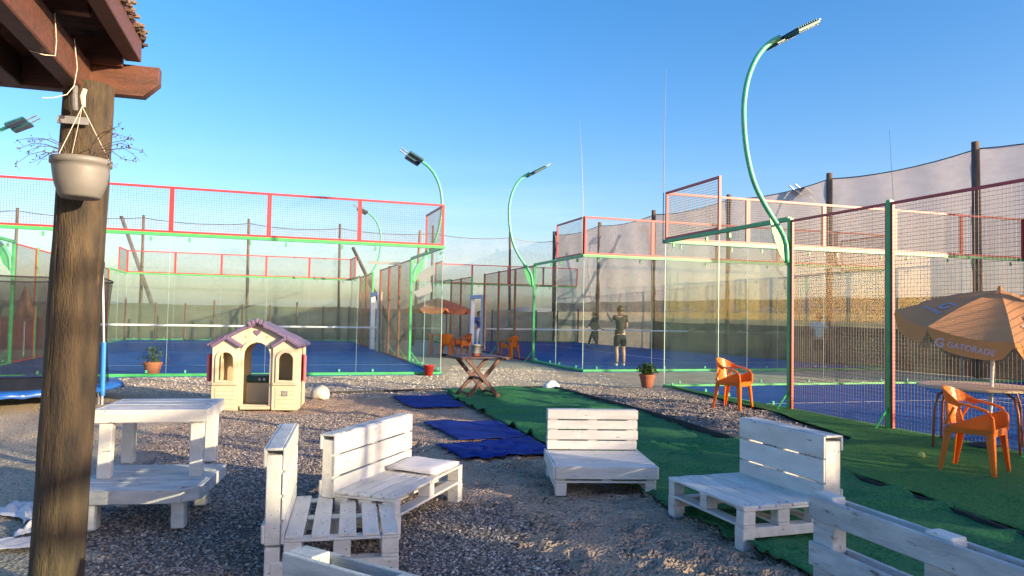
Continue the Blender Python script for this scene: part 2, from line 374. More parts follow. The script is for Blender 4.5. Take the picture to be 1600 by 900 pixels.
t = GM.node_tree; lk = t.links.new; p = t.nodes['Principled BSDF']; p.inputs['Roughness'].default_value = .95; p.inputs['Specular IOR Level'].default_value = .15
def nn(tp, **kw):
    n = t.nodes.new(tp)
    for k_, v_ in kw.items(): n.inputs[k_].default_value = v_
    return n
tcg = t.nodes.new('ShaderNodeTexCoord')
def noi(s, d=6): n = nn('ShaderNodeTexNoise', Scale=s, Detail=d); lk(tcg.outputs['Object'], n.inputs['Vector']); return n.outputs[0]
def mixc(fac, a, b):
    n = t.nodes.new('ShaderNodeMix'); n.data_type = 'RGBA'
    for s_, v_ in (('Factor', fac), ('A', a), ('B', b)):
        if isinstance(v_, tuple): n.inputs[s_].default_value = (*v_, 1)
        elif isinstance(v_, float): n.inputs[s_].default_value = v_
        else: lk(v_, n.inputs[s_])
    return n.outputs['Result']
def mr(v, a, b, c=0, d=1):
    n = t.nodes.new('ShaderNodeMapRange'); n.inputs[1].default_value = a; n.inputs[2].default_value = b; n.inputs[3].default_value = c; n.inputs[4].default_value = d
    lk(v, n.inputs[0]); return n.outputs[0]
vor = nn('ShaderNodeTexVoronoi', Scale=42.0); lk(tcg.outputs['Object'], vor.inputs['Vector'])
vcol = t.nodes.new('ShaderNodeSeparateColor'); lk(vor.outputs['Color'], vcol.inputs[0])
brown = mixc(mr(noi(2.3), .35, .65), (.62, .46, .34), (.50, .365, .27))
brown = mixc(mr(noi(45), .56, .66), brown, (.52, .43, .34))
brown = mixc(mr(noi(26), .62, .68), brown, (.17, .13, .10))
darkc = mixc(mr(vcol.outputs[0], 0, 1), (.05, .045, .042), (.36, .31, .27))
palec = mixc(mr(noi(1.4), .35, .65), (.66, .55, .40), (.52, .43, .31))
palec = mixc(mr(noi(38), .58, .66), palec, (.30, .24, .18))
palec = mixc(mr(vcol.outputs[1], .6, 1), palec, (.68, .62, .52))
ad_ = t.nodes.new('ShaderNodeAttribute'); ad_.attribute_name = 'dark'; ap_ = t.nodes.new('ShaderNodeAttribute'); ap_.attribute_name = 'pale'
colr = mixc(ad_.outputs['Fac'], brown, darkc); colr = mixc(ap_.outputs['Fac'], colr, palec)
lk(colr, p.inputs['Base Color'])
hb = t.nodes.new('ShaderNodeMath'); hb.operation = 'ADD'; lk(noi(30, 8), hb.inputs[0]); lk(vor.outputs['Distance'], hb.inputs[1])
bp = nn('ShaderNodeBump', Strength=1.0, Distance=.045); lk(hb.outputs[0], bp.inputs['Height']); lk(bp.outputs[0], p.inputs['Normal'])
gme = np_mesh('ground', co, quads, GM); attr(gme, 'dark', dark); attr(gme, 'pale', pale)
tag(link('sandy_ground', gme), 'sandy ground with trodden brown sand, gravel and pale grit', kind='structure')

def ground_z(x, y):
    i = np.clip(np.searchsorted(gx, x), 1, nx-1); j = np.clip(np.searchsorted(gy, y), 1, ny-1); return H[i, j]

# loose stones
STONE = bpy.data.materials.new('gravel_stone'); STONE.use_nodes = True
p = STONE.node_tree.nodes['Principled BSDF']; p.inputs['Roughness'].default_value = .75
va = STONE.node_tree.nodes.new('ShaderNodeVertexColor'); va.layer_name = 'tone'; STONE.node_tree.links.new(va.outputs[0], p.inputs['Base Color'])
def gravel(name, label, n, polys, bounds, smin, smax, tones, seed, zoff=0., prob=None):
    r = np.random.default_rng(seed)
    x = r.uniform(bounds[0], bounds[1], n*3); y = r.uniform(bounds[2], bounds[3], n*3)
    k = np.zeros(len(x), bool)
    for P in polys: k |= soft(P, x, y, .22)
    if prob is not None: k &= r.random(len(x)) < prob(x, y)
    x = x[k][:n]; y = y[k][:n]; n = len(x)
    s = r.uniform(smin, smax, n)*(1+.5*r.random(n)**4); z = ground_z(x, y)+zoff+s*.1
    base = np.array([(1, 0, 0), (0, 1, 0), (-1, 0, 0), (0, -1, 0), (0, 0, 1), (0, 0, -1.)])
    v = base[None]*np.stack([s, s*r.uniform(.6, .95, n), s*r.uniform(.35, .65, n)], 1)[:, None, :]*r.uniform(.7, 1.15, (n, 6, 1))
    v += r.normal(0, .12, v.shape)*s[:, None, None]
    a = r.uniform(0, 2*pi, n); ti = r.normal(0, .35, n)
    ca, sa, ct, st = np.cos(a), np.sin(a), np.cos(ti), np.sin(ti)
    X = v[..., 0]*ct[:, None]-v[..., 2]*st[:, None]; Z = v[..., 0]*st[:, None]+v[..., 2]*ct[:, None]; Y = v[..., 1]
    X, Y = X*ca[:, None]-Y*sa[:, None], X*sa[:, None]+Y*ca[:, None]
    cov = np.stack([X+x[:, None], Y+y[:, None], Z+z[:, None]], 2).reshape(-1, 3)
    tri = np.array([(0, 1, 4), (1, 2, 4), (2, 3, 4), (3, 0, 4), (1, 0, 5), (2, 1, 5), (3, 2, 5), (0, 3, 5)])
    F = (tri[None]+6*np.arange(n)[:, None, None]).reshape(-1, 3)
    me = np_mesh(name, cov, F, STONE, False)
    tn = np.array(tones)[r.integers(0, len(tones), n)]*r.uniform(.7, 1.25, (n, 1))
    ca_ = me.color_attributes.new('tone', 'FLOAT_COLOR', 'POINT')
    ca_.data.foreach_set('color', np.repeat(np.concatenate([tn, np.ones((n, 1))], 1), 6, 0).astype(np.float32).ravel())
    return tag(link(name, me), label, kind='stuff')
T_D = [(.20, .18, .17), (.11, .10, .10), (.30, .26, .23), (.44, .37, .31), (.16, .14, .125), (.55, .48, .41), (.12, .11, .105), (.36, .27, .2)]
gravel('gravel', 'dark grey loose gravel spread among the white pallet benches', 105000, [DG], (-4.5, .6, 3.0, 10.7), .0075, .0155, T_D, 5)
BED = [(.88, 15.0), (1.45, 12.9), (2.12, 10.9), (2.68, 8.6), (3.05, 7.55), (4.1, 8.95), (4.0, 11.2), (3.3, 15.1)]
gravel('gravel_bed', 'grey brown gravel bed behind the black edging board', 22000, [BED], (.8, 4.2, 7.4, 15.2), .013, .024, [(.25, .2, .17), (.34, .28, .23), (.19, .16, .14), (.42, .35, .29)], 6, .036)
gravel('scattered_grit', 'scattered pebbles over the brown and pale sand', 9000, [[(-7, 3), (2, 3), (2, 13), (-7, 13)]], (-6.5, 1.8, 3, 12.5), .004, .011, [(.3, .25, .2), (.2, .16, .13), (.45, .4, .33)], 8)
gravel('path_grit', 'pale and dark pebbles over the sunlit sand path before the courts', 16000, [[(-12, 12.6), (6, 12.6), (6, 24), (-12, 24)]], (-9, 5, 12.4, 21), .008, .022, [(.62, .56, .46), (.7, .65, .56), (.25, .2, .15), (.45, .38, .3)], 9, prob=lambda x, y: (.35+.65*(noise2(x*.8, y*.8, 77) > .45))*((x > -8.5) & (y > 12.5+.15*x) & (y < 17.6+.31*(x+1.7)+8*(x > -1.6)*(x < 1.2)) & ~((x > .8) & (y < 15.3)) & ~((x > 2.6) & (y > 16.5+.3*(x-3.2)-2))))
def prism(name, P, z0, z1, m, label, kind='structure'):
    V = [(x, y, z0) for x, y in P]+[(x, y, z1) for x, y in P]; n = len(P)
    F = [tuple(range(n))[::-1], tuple(range(n, 2*n))]+[(i, (i+1) % n, n+(i+1) % n, n+i) for i in range(n)]
    return tag(link(name, mesh(name, V, F, m)), label, kind=kind)
BEDM = mat('gravel_bed_soil', (.17, .14, .12), (.11, .09, .08), 30, .95, .8, 60)
prism('gravel_bed_ground', BED, -.1, .025, BEDM, 'brown soil under the gravel bed')

def strip(name, left, right, n, m, label, seed, z=.012, wr=.02, nu=40, kind='structure', cat=None, freq=(1.2, 6), ragged=.06):
    """a loose sheet between two polylines given as (x, y) with y falling"""
    def samp(P, s):
        P = np.array(P); d = np.r_[0, np.cumsum(np.hypot(*np.diff(P, axis=0).T))]; d /= d[-1]
        return np.interp(s, d, P[:, 0]), np.interp(s, d, P[:, 1])
    s = np.linspace(0, 1, n); lx, ly = samp(left, s); rx, ry = samp(right, s)
    k = np.linspace(0, 1, nu)[:, None]
    X = lx*(1-k)+rx*k; Y = ly*(1-k)+ry*k
    edge = np.minimum(np.minimum(k, 1-k)*nu/3, 1)
    X = X+(noise2(X*0+k*3, Y*2.3, seed)-.5)*ragged*(1-edge)
    Z = z+wr*(noise2(X*freq[0]+9, Y*freq[1]+5, seed)**3*1.6+noise2(X*3, Y*9, seed+1)*.35)+(np.where(near_(X, Y), ground_z(X, Y), 0)*.6)
    Z = np.maximum(Z, np.where(near_(X, Y), ground_z(X, Y), 0)+.006)
    idx = np.arange(nu*n).reshape(nu, n); Q = np.stack([idx[:-1, :-1].ravel(), idx[:-1, 1:].ravel(), idx[1:, 1:].ravel(), idx[1:, :-1].ravel()], 1)
    me = np_mesh(name, np.stack([X.ravel(), Y.ravel(), Z.ravel()], 1), Q, m)
    o = link(name, me); md = o.modifiers.new('thickness', 'SOLIDIFY'); md.thickness = .008; md.offset = 1
    return tag(o, label, cat, kind=kind)
def near_(x, y): return (x > -5) & (x < 4) & (y > 3.1) & (y < 13)
strip('green_turf', [(-1.28, 13.84), (-.85, 12.4), (-.55, 11.4), (-.19, 10.33), (.42, 8.3), (.8, 7.1), (1.09, 6.17), (1.27, 5.59), (1.47, 4.82), (1.66, 4.25), (2.0, 3.2), (2.4, 2)],
      [(.80, 14.8), (1.38, 12.9), (2.05, 10.9), (2.6, 8.5), (3.12, 7.03), (3.2, 6.6), (3.36, 6.0), (3.5, 5.2), (3.6, 4.6), (3.8, 3.6), (4.0, 2.6), (4.2, 2)], 260, TURF,
      'wrinkled dark green artificial turf runner beside the benches', 21, .015, .055, 60, freq=(.9, 4.5))
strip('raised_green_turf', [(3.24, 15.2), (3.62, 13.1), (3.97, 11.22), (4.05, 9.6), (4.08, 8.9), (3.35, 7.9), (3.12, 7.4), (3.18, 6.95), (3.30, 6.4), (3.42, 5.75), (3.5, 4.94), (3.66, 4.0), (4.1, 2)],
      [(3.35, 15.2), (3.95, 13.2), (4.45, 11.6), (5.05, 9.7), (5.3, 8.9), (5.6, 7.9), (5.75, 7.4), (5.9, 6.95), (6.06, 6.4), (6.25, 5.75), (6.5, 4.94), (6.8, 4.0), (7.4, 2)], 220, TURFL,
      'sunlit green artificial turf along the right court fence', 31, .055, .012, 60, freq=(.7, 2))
# edging boards
def edging(name, pts, h, th, label):
    root = thing(name, label, 'edging')
    for (a, b) in zip(pts[:-1], pts[1:]):
        a = Vector((*a, 0)); b = Vector((*b, 0)); d = b-a
        box('edging_board', root, ((a+b)/2)[:2]+(h/2-.03,), (d.length-.004, th, h+.06), BLACK, (0, 0, atan2(d.y, d.x)))
    return root
edging('edging_strip', [(.72, 14.9), (1.10, 13.75), (1.45, 12.75), (1.78, 11.75), (2.1, 10.75), (2.37, 9.7), (2.62, 8.55), (2.86, 7.8), (3.1, 7.1)], .085, .03, 'black edging strip between the green turf runner and the gravel bed')
edging('path_edging', [(-3.35, 13.15), (-2.4, 13.62), (-1.3, 14.2), (-.3, 14.62), (.72, 14.98)], .03, .035, 'low black edging line along the pale sand path')
edging('turf_edge', [(3.14, 7.0), (3.26, 6.4), (3.38, 5.75), (3.46, 5.1), (3.58, 4.4), (3.72, 3.6)], .045, .025, 'dark ragged edge of the raised green turf, lower right')
strip('blue_mat', [(-2.01, 12.65), (-1.47, 11.27)], [(-1.1, 13.1), (-.69, 11.62)], 40, BLUEM, 'small blue mat lying farthest back near the brown table', 41, .02, .009, 30, None, 'mat', ragged=.015)
strip('blue_mat', [(-1.13, 9.72), (-.58, 8.43)], [(-.19, 10.15), (.22, 8.86)], 40, BLUEM, 'middle blue mat on the sand beside the green turf', 43, .022, .009, 30, None, 'mat', ragged=.015)
strip('blue_mat', [(-.80, 8.12), (-.46, 7.37)], [(.24, 8.74), (.5, 7.8)], 40, BLUEM, 'nearest blue mat, just behind the small front bench', 45, .022, .009, 30, None, 'mat', ragged=.015)

# ------------------------------------------------------------------ hills
V = []; F = []
for i in range(121):
    a = radians(-75+i*1.25); d = 420+60*sin(i*.9)
    h = 3.4+1.6*sin(i*.21+1)+1.0*sin(i*.73)+.5*sin(i*2.1)
    V += [(d*sin(a)*.8, d*cos(a)*.8, -.2), (d*sin(a), d*cos(a), h), (d*1.4*sin(a), d*1.4*cos(a), h*.6)]
for i in range(120):
    for k in range(2): F.append((3*i+k, 3*i+k+1, 3*i+k+4, 3*i+k+3))
tag(link('hills', mesh('hills', V, F, HILLM, True)), 'low dry hills on the horizon', kind='structure')

# ------------------------------------------------------------------ padel courts
H3 = 3.05
def wire_panel(w, h, sp=.05, r=.0019):
    m = MB(); R_ = None
    n = int(w/sp)
    for i in range(n+1):
        x = -w/2+i*w/n; b = len(m.V)
        for z in (0, h): m.V += [Vector((x-r, -r, z)), Vector((x+r, -r, z)), Vector((x+r, r, z)), Vector((x-r, r, z))]
        m.F += [(b, b+1, b+5, b+4), (b+1, b+2, b+6, b+5), (b+2, b+3, b+7, b+6), (b+3, b, b+4, b+7)]
    n = int(h/sp)
    for i in range(n+1):
        z = i*h/n; b = len(m.V); o_ = 2*r
        for x in (-w/2, w/2): m.V += [Vector((x, o_-r, z-r)), Vector((x, o_+r, z-r)), Vector((x, o_+r, z+r)), Vector((x, o_-r, z+r))]
        m.F += [(b, b+1, b+5, b+4), (b+1, b+2, b+6, b+5), (b+2, b+3, b+7, b+6), (b+3, b, b+4, b+7)]
    return m
WP_UP = mesh('wire_mesh', *(lambda m: (m.V, m.F))(wire_panel(1.94, .92)), WIRE)
WP_SIDE = mesh('wire_mesh', *(lambda m: (m.V, m.F))(wire_panel(1.92, 2.95, r=.0020)), WIRER)
def frame_mesh(w, h, tk=.045, m_=REDF):
    m = MB(); m.box((-w/2+tk/2, 0, h/2), (tk, tk, h)); m.box((w/2-tk/2, 0, h/2), (tk, tk, h))
    m.box((0, 0, tk/2), (w-2*tk, tk*.95, tk)); m.box((0, 0, h-tk/2), (w-2*tk, tk*.95, tk))
    return mesh('mesh_frame', m.V, m.F, m_)
FR_UP = frame_mesh(1.998, 1.0); FR_SIDE = frame_mesh(1.94, 3.0, .035)
GL = box_mesh(1.985, .012, 2.93, GLASS, .002)
def court(org, ang, name_label, floor_label, net_label, door_right=False, door_left=False, text=False):
    root = thing('padel_court_enclosure', name_label, 'padel court', (*org, 0), ang)
    # local frame: x to the right along the back wall (0..10 or mirrored by caller), y away (0..20)
    def panel_up(x, y, rz):
        fr = link('mesh_panel', FR_UP, root, (x, y, H3+.035), (0, 0, rz)); link('wire_mesh', WP_UP, fr, (0, 0, .04))
    def glass(x, y, rz):
        g = link('glass_panel', GL, root, (x, y, 1.53), (0, 0, rz))
        for dx in (-.62, .62):
            box('glass_clamp', g, (dx, -.03, 1.415), (.035, .05, .09), GREENF, bev=.004)
            box('glass_clamp', g, (dx, -.03, -1.42), (.04, .045, .06), LAMPC, bev=.004)
    JN = box_mesh(.0045, .0135, 2.92, JOINT, 0)
    for y in (0, 20):
        for x in (2, 4, 6, 8): link('glass_joint', JN, root, (x, y, 1.53))
    for x in (0, 10):
        for y in (2, 18): link('glass_joint', JN, root, (x, y, 1.53), (0, 0, pi/2))
    for x in (0, 10):
        for y in (0, 20): link('glass_joint', box_mesh(.014, .014, 2.92, JOINT, 0), root, (x, y, 1.53))
    for y in (0, 20):
        box('rail', root, (5, y, H3), (10.08, .075, .07), GREENF, bev=.003)
        box('kick_rail', root, (5, y, .035), (10.0, .08, .06), GREENF, bev=.003)
        for i in range(5):
            glass(1+2*i, y, 0 if y == 0 else pi); panel_up(1+2*i, y, 0)
    for x in (0, 10):
        s = -1 if x == 0 else 1
        rz = pi/2 if x == 10 else -pi/2
        for ya, yb in ((.04, 4), (16, 19.96)):
            box('rail', root, (x, (ya+yb)/2, H3), (.075, yb-ya-.04, .068), GREENF, bev=.003)
            box('kick_rail', root, (x, (ya+yb)/2, .036), (.08, yb-ya-.04, .06), GREENF, bev=.003)
        for y in (1.01, 3, 17, 18.99): glass(x, y, rz)
        panel_up(x, 1.025, rz); panel_up(x, 18.975, rz)
        for y in (4, 6, 8, 10, 12, 14, 16):
            pst = box('post', root, (x, y, H3/2), (.07, .07, H3+.02), GREENF, bev=.004)
            m = MB(); m.box((s*.14, 0, .012), (.34, .12, .02)); m.tube([(s*.02, 0, .34), (s*.27, 0, .02)], .015, 6)
            m.build('foot_brace', GREENF, root, (x, y, 0))
        for y in (5, 7, 9, 11, 13, 15):
            if y == 11 and ((x == 10 and door_right) or (x == 0 and door_left)):
                m = MB(); m.box((0, -.9, 1.05), (.16, .22, 2.1)); m.box((0, .9, 1.05), (.16, .22, 2.1)); m.box((0, 0, 2.16), (.18, 2.02, .14))
                m.build('white_door_frame', CWHT, root, (x, y, 0)); continue
            fr = link('mesh_panel', FR_SIDE, root, (x, y, .03), (0, 0, rz)); link('wire_mesh', WP_SIDE, fr, (0, 0, .02))
    if text:
        for (a, b, c, d) in (((9.35, 2.35), (9.75, 2.62), (9.78, 2.40), (9.5, 2.18)), ((9.3, 1.95), (9.72, 2.2), (9.75, 1.98), (9.45, 1.76))):
            MB().quad(*[(q[0], -.011, q[1]) for q in (a, b, c, d)]).build('sticker', STICK, root)
        box('sticker', root, (8.6, -.012, 2.62), (.75, .004, .07), STICK, bev=0)
    # floor sheet and its lines
    fo = link('court_floor', mesh('court_floor', [(-.02, -.02, .0), (10.02, -.02, .0), (10.02, 20.02, .0), (-.02, 20.02, .0), (-.06, -.06, -.1), (10.06, -.06, -.1), (10.06, 20.06, -.1), (-.06, 20.06, -.1)],
              [(0, 1, 2, 3), (4, 5, 1, 0), (5, 6, 2, 1), (6, 7, 3, 2), (7, 4, 0, 3)], BLUET), None, (*org, .022), (0, 0, ang))
    tag(fo, floor_label, kind='structure')
    for (a, b, c, d) in ((0, 10, 3.05, 3.10), (0, 10, 16.9, 16.95), (4.975, 5.025, 3.1, 16.9)):
        link('line', mesh('line', [(a, c, .004), (b, c, .004), (b, d, .004), (a, d, .004)], [(0, 1, 2, 3)], LINE), fo)
    # net
    nr = thing('padel_net', net_label, 'net', (org[0]-10*sin(ang), org[1]+10*cos(ang), 0), ang)
    m = MB(); r_ = .002
    for i in range(200): m.box((.05+i*.0497, 0, .46), (2*r_, 2*r_, .84))
    for i in range(18): m.box((5, 0, .05+i*.048), (9.9, 2*r_, 2*r_))
    m.build('net_mesh', BLACK, nr)
    box('top_band', nr, (5, 0, .90), (9.94, .02, .06), LINE, bev=.002)
    for x in (.0, 10): MB().tube([(x, 0, 0), (x, 0, 1.0)], .04, 10).build('net_post', GREENF, nr)
    return root
AO, AA = (-1.676-10*cos(.3232), 17.774-10*sin(.3232)), .3232
BO, BA = (1.88, 19.39), .3002
court(AO, AA, 'left padel court enclosure with red upper mesh and glass back wall', 'blue floor of the left padel court', 'white banded net across the left padel court', door_right=True, text=True)
court(BO, BA, 'middle padel court enclosure where the players stand', 'blue floor of the middle padel court', 'white banded net across the middle padel court', door_left=True)
CO_ = (3.20+20*sin(.3002), 15.46-20*cos(.3002))
court(CO_, BA, 'nearest right padel court enclosure with red and green mesh fence', 'blue floor of the right padel court', 'net across the right padel court')
def loc(o, ang, x, y, z=0): return Vector((o[0]+x*cos(ang)-y*sin(ang), o[1]+x*sin(ang)+y*cos(ang), z))

# ------------------------------------------------------------------ floodlights
def floodlight(base, out_dir, label, heads_yaw=0):
    """out_dir: unit vector away from the court; the arm bulges outward and curls back over"""
    t_ = thing('floodlight', label, 'floodlight', (base.x, base.y, 0), atan2(out_dir[1], out_dir[0]), 'curved floodlights on the court posts')
    P = [(.06, 2.35), (.12, 2.75), (.48, 3.25), (.69, 3.62), (.82, 4.1), (.87, 4.6), (.85, 4.95), (.77, 5.28), (.62, 5.58), (.42, 5.8), (.22, 5.93)]
    # smooth the arm
    Q = []
    for i in range(len(P)-1):
        p0, p1, p2, p3 = P[max(i-1, 0)], P[i], P[i+1], P[min(i+2, len(P)-1)]
        for s_ in np.linspace(0, 1, 4, endpoint=False):
            Q.append(tuple(.5*(2*p1[k]+(p2[k]-p0[k])*s_+(2*p0[k]-5*p1[k]+4*p2[k]-p3[k])*s_**2+(3*p1[k]-p0[k]-3*p2[k]+p3[k])*s_**3) for k in (0, 1)))
    Q.append(P[-1])
    MB().tube([(x, 0, z) for x, z in Q], .042, 10).build('arm', LAMPC, t_, smooth=True)
    link('gusset', flat_shape([(.06, 2.30), (.06, 2.6), (.40, 3.10), (.34, 2.82), (.22, 2.5)], [], .012, GREENF), t_)
    for dy in (-.26, .26):
        hd = box('lamp_head', t_, (.0, dy, 5.985), (.46, .34, .06), HEADG, (0, radians(28), 0), .012)
        box('led_panel', hd, (0, 0, -.034), (.40, .28, .012), LEDG, bev=.002)
        for k in range(9): box('cooling_fin', hd, (-.18+k*.045, 0, .04), (.01, .30, .03), HEADG, bev=0)
        br = box('bracket', t_, (-.30, dy*.6, 6.17), (.26, .07, .02), GREYM, (0, radians(34), 0), .003)
    box('cross_bar', t_, (.16, 0, 5.93), (.06, .7, .05), DARKM, (0, radians(28), 0), .004)
    return t_
va_ = Vector((cos(AA), sin(AA))); vb_ = Vector((cos(BA), sin(BA)))
floodlight(loc(CO_, BA, 0, 16), -vb_, 'large green curved floodlight on the post of the nearest right court')
floodlight(loc(BO, BA, 0, 4), -vb_, 'green curved floodlight at the left corner post of the middle court')
floodlight(loc(AO, AA, 10, 4), va_, 'curved floodlight rising over the right corner of the left court')
floodlight(loc(AO, AA, 10, 16), va_, 'small distant floodlight seen through the left court upper mesh')
floodlight(loc(AO, AA, 0, 4), -va_, 'floodlight whose head peeks in at the far left of the photo')
floodlight(loc(BO, BA, 10, 4), vb_, 'floodlight with two dark panels before the tall shade net')
floodlight(loc(BO, BA, 10, 16), vb_, 'distant floodlight behind the red corner mesh of the middle court')
def whip(p, z0, z1, lean, label):
    t_ = thing('whip_antenna', label, 'antenna', (p.x, p.y, z0))
    MB().tube([(0, 0, 0), (0, 0, (z1-z0)*.45)], .009, 6).build('lower_rod', DARKM, t_)
    MB().tube([(0, 0, (z1-z0)*.45), (lean*.4, 0, (z1-z0)*.75), (lean, 0, z1-z0)], [.007, .005, .003], 6).build('upper_rod', DARKM, t_)
whip(loc(BO, BA, -.06, 0), 3.0, 6.6, -.12, 'thin rod standing on the left corner of the middle court')
whip(loc(CO_, BA, -.06, 20), 3.0, 6.7, .03, 'thin tall rod standing on the corner of the nearest right court')
whip(Vector((9.6, 18.5)), .0, 6.3, -.15, 'thin rod standing before the tall grey shade net')

# ------------------------------------------------------------------ perimeter poles, nets, shade cloth
def net_sheet(name, a, b, z0, z1, sag, m, parent, nx_=24, nz_=10, seed=1, bulge=.12):
    a = Vector(a); b = Vector(b); d = b-a; n = Vector((-d.y, d.x)).normalized(); V = []; F = []
    for i in range(nx_+1):
        k = i/nx_
        for j in range(nz_+1):
            q = j/nz_; z = z0+(z1-sag*4*k*(1-k)-z0)*q
            w = bulge*(sin(k*pi)*sin(q*pi)+.35*sin(k*17+seed+q*3)+.25*sin(q*23+k*5+seed))
            p_ = a+d*k+n*w; V.append((p_.x, p_.y, z))
    for i in range(nx_):
        for j in range(nz_): c = i*(nz_+1)+j; F.append((c, c+nz_+1, c+nz_+2, c+1))
    return link(name, mesh(name, V, F, m, True), parent)
def fence(pts, tops, label, h, m_net, clothes, pole_m, r=.11, lit=0):
    root = thing('net_fence', label, 'fence')
    for (x, y), tp in zip(pts, tops):
        if tp:
            MB().tube([(0, 0, -.1), (0, 0, tp)], [r*1.12, r*.9], 12).build('pole', pole_m, root, (x, y, 0), (0, random.uniform(-.012, .012), 0), True)
    for i in range(len(pts)-1):
        a, b = pts[i], pts[i+1]
        MB().tube([(a[0]+(b[0]-a[0])*k/8, a[1]+(b[1]-a[1])*k/8, h-.16*4*(k/8)*(1-k/8)+.01) for k in range(9)], .018, 5).build('rope', WIRE, root)
        net_sheet('shade_net', a, b, 1.7, h, .16, m_net, root, seed=i)
        for (z0, z1, m_, off) in clothes:
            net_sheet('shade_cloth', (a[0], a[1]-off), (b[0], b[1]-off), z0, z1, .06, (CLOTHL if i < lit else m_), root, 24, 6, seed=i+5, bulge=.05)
    return root
ux, uy = -.40, .91
RP = [(12.63+(-k)*-2.03, 20.0-k*4.65) for k in range(-5, 2)]
RP = [(2.6, 43.2)]+RP
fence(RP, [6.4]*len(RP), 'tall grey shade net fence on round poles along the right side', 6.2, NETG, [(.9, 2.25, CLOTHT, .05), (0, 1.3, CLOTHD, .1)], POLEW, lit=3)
FP = [(2.5, 43.3), (-.1, 42.0), (-4.4, 40.6), (-9.1, 39.0), (-13.4, 37.5), (-18, 35.9), (-23, 34.1), (-28, 32.3)]
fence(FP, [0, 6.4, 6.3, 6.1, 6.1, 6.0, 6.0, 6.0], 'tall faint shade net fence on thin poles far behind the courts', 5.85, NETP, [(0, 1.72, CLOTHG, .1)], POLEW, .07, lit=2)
sf = thing('dark_post_fence', 'low fence of thin dark posts behind the left court', 'fence')
for k in range(27):
    x = -24+k*1.15; y = 37.2+(x+9)*.348-1.6
    box('fence_post', sf, (x, y, .85), (.07, .07, 1.75 if k % 3 else 2.05), POLEW)
def stay(p0, p1, label, m=POLEW, r=.1):
    a = Vector(p0); b = Vector(p1); d = b-a
    t_ = MB().tube([(0, 0, 0), d], [r*1.1, r*.85], 10).build('leaning_pole', m, None, a, smooth=True)
    tag(t_, label, 'pole', 'leaning wooden poles behind the courts')
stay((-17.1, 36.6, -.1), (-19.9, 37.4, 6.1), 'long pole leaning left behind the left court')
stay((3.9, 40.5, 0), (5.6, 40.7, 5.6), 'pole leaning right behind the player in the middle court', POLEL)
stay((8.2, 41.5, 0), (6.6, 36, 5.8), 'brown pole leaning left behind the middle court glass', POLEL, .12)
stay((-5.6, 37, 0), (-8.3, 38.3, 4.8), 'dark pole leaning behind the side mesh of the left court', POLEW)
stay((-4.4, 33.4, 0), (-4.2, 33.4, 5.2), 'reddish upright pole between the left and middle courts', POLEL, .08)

# ------------------------------------------------------------------ off-frame walls and slats added to shade the foreground
def shade_wall(name, label, cat, y0, y1, h):  # added wall piece out of view, sized for the shadow it casts
    t_ = thing(name, label, cat, (19.6, (y0+y1)/2, 0))
    MB().box((0, 0, h/2), (.2, y1-y0, h)).build('wall', WALLW, t_); box('coping', t_, (0, 0, h+.03), (.26, y1-y0, .06), ROOFM, bev=.01)
    box('door', t_, (-.115, 0, 1.0), (.03, .9, 2.0), BROWN)
shade_wall('added_shade_wall', 'unseen wall section added to shade the foreground, nearest the slats', 'wall', -4.2, -2.1, 4.33)
shade_wall('added_shade_wall', 'lowest middle wall section, unseen, added to shade the foreground', 'wall', -5.25, -4.42, 4.10)
shade_wall('added_shade_wall', 'unseen wall section added for shade, next to the tall one', 'wall', -6.15, -5.3, 4.42)
shade_wall('tall_shade_wall', 'tall unseen white wall added behind the camera for shade', 'building', -15.5, -6.45, 4.9)
wf = thing('shade_slats', 'unseen timber slats added to throw shadow stripes on the turf', 'fence', (19.4, -.6, 0), 0)  # added slats out of view; their shadows stripe the turf
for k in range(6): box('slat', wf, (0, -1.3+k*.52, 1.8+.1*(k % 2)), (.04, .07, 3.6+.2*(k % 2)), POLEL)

# ------------------------------------------------------------------ pergola
PX, PY = -2.13, 3.6
pg = thing('pergola', 'wooden pergola with round post and reed roof, upper left corner', 'pergola', (PX, PY, 0), .30)
n_ = 28; m = MB()
NZ, NA = 150, 96
zz = np.linspace(-.1, 2.54, NZ); th_ = np.linspace(0, 2*pi, NA, endpoint=False); ZZ, TH = np.meshgrid(zz, th_, indexing='ij')
q_ = (ZZ+.1)/2.64
RR = .119-.008*q_+.006*(noise2(TH*1.3+3, ZZ*.9, 51)-.5)+.004*(noise2(np.sin(TH)*3+9, ZZ*5, 52)-.5)+.0022*(noise2(TH*14, ZZ*2.2, 53)-.5)
for k in range(26):   # drying cracks and knots
    a0, z0_, l_ = rng.uniform(0, 2*pi), rng.uniform(0, 2.3), rng.uniform(.15, .6)
    dd = np.angle(np.exp(1j*(TH-a0-.05*np.sin(ZZ*6+k)))); RR -= .006*np.exp(-(dd/.022)**2)*np.exp(-((ZZ-z0_)/l_)**4)
for k in range(7):
    a0, z0_ = rng.uniform(-2.6, -.2), rng.uniform(.1, 2.3); dd = np.hypot(np.angle(np.exp(1j*(TH-a0)))*.13, (ZZ-z0_)*.6); RR += .004*np.exp(-(dd/.016)**2)-.006*np.exp(-(dd/.007)**2)
PV = np.stack([(.062*q_-.032)+RR*np.cos(TH), RR*np.sin(TH), ZZ], 2).reshape(-1, 3)
ii = np.arange(NZ*NA).reshape(NZ, NA); jj = np.roll(ii, -1, 1)
PF = np.stack([ii[:-1].ravel(), jj[:-1].ravel(), jj[1:].ravel(), ii[1:].ravel()], 1)
pm_ = np_mesh('post', PV, PF, POSTW); link('post', pm_, pg)
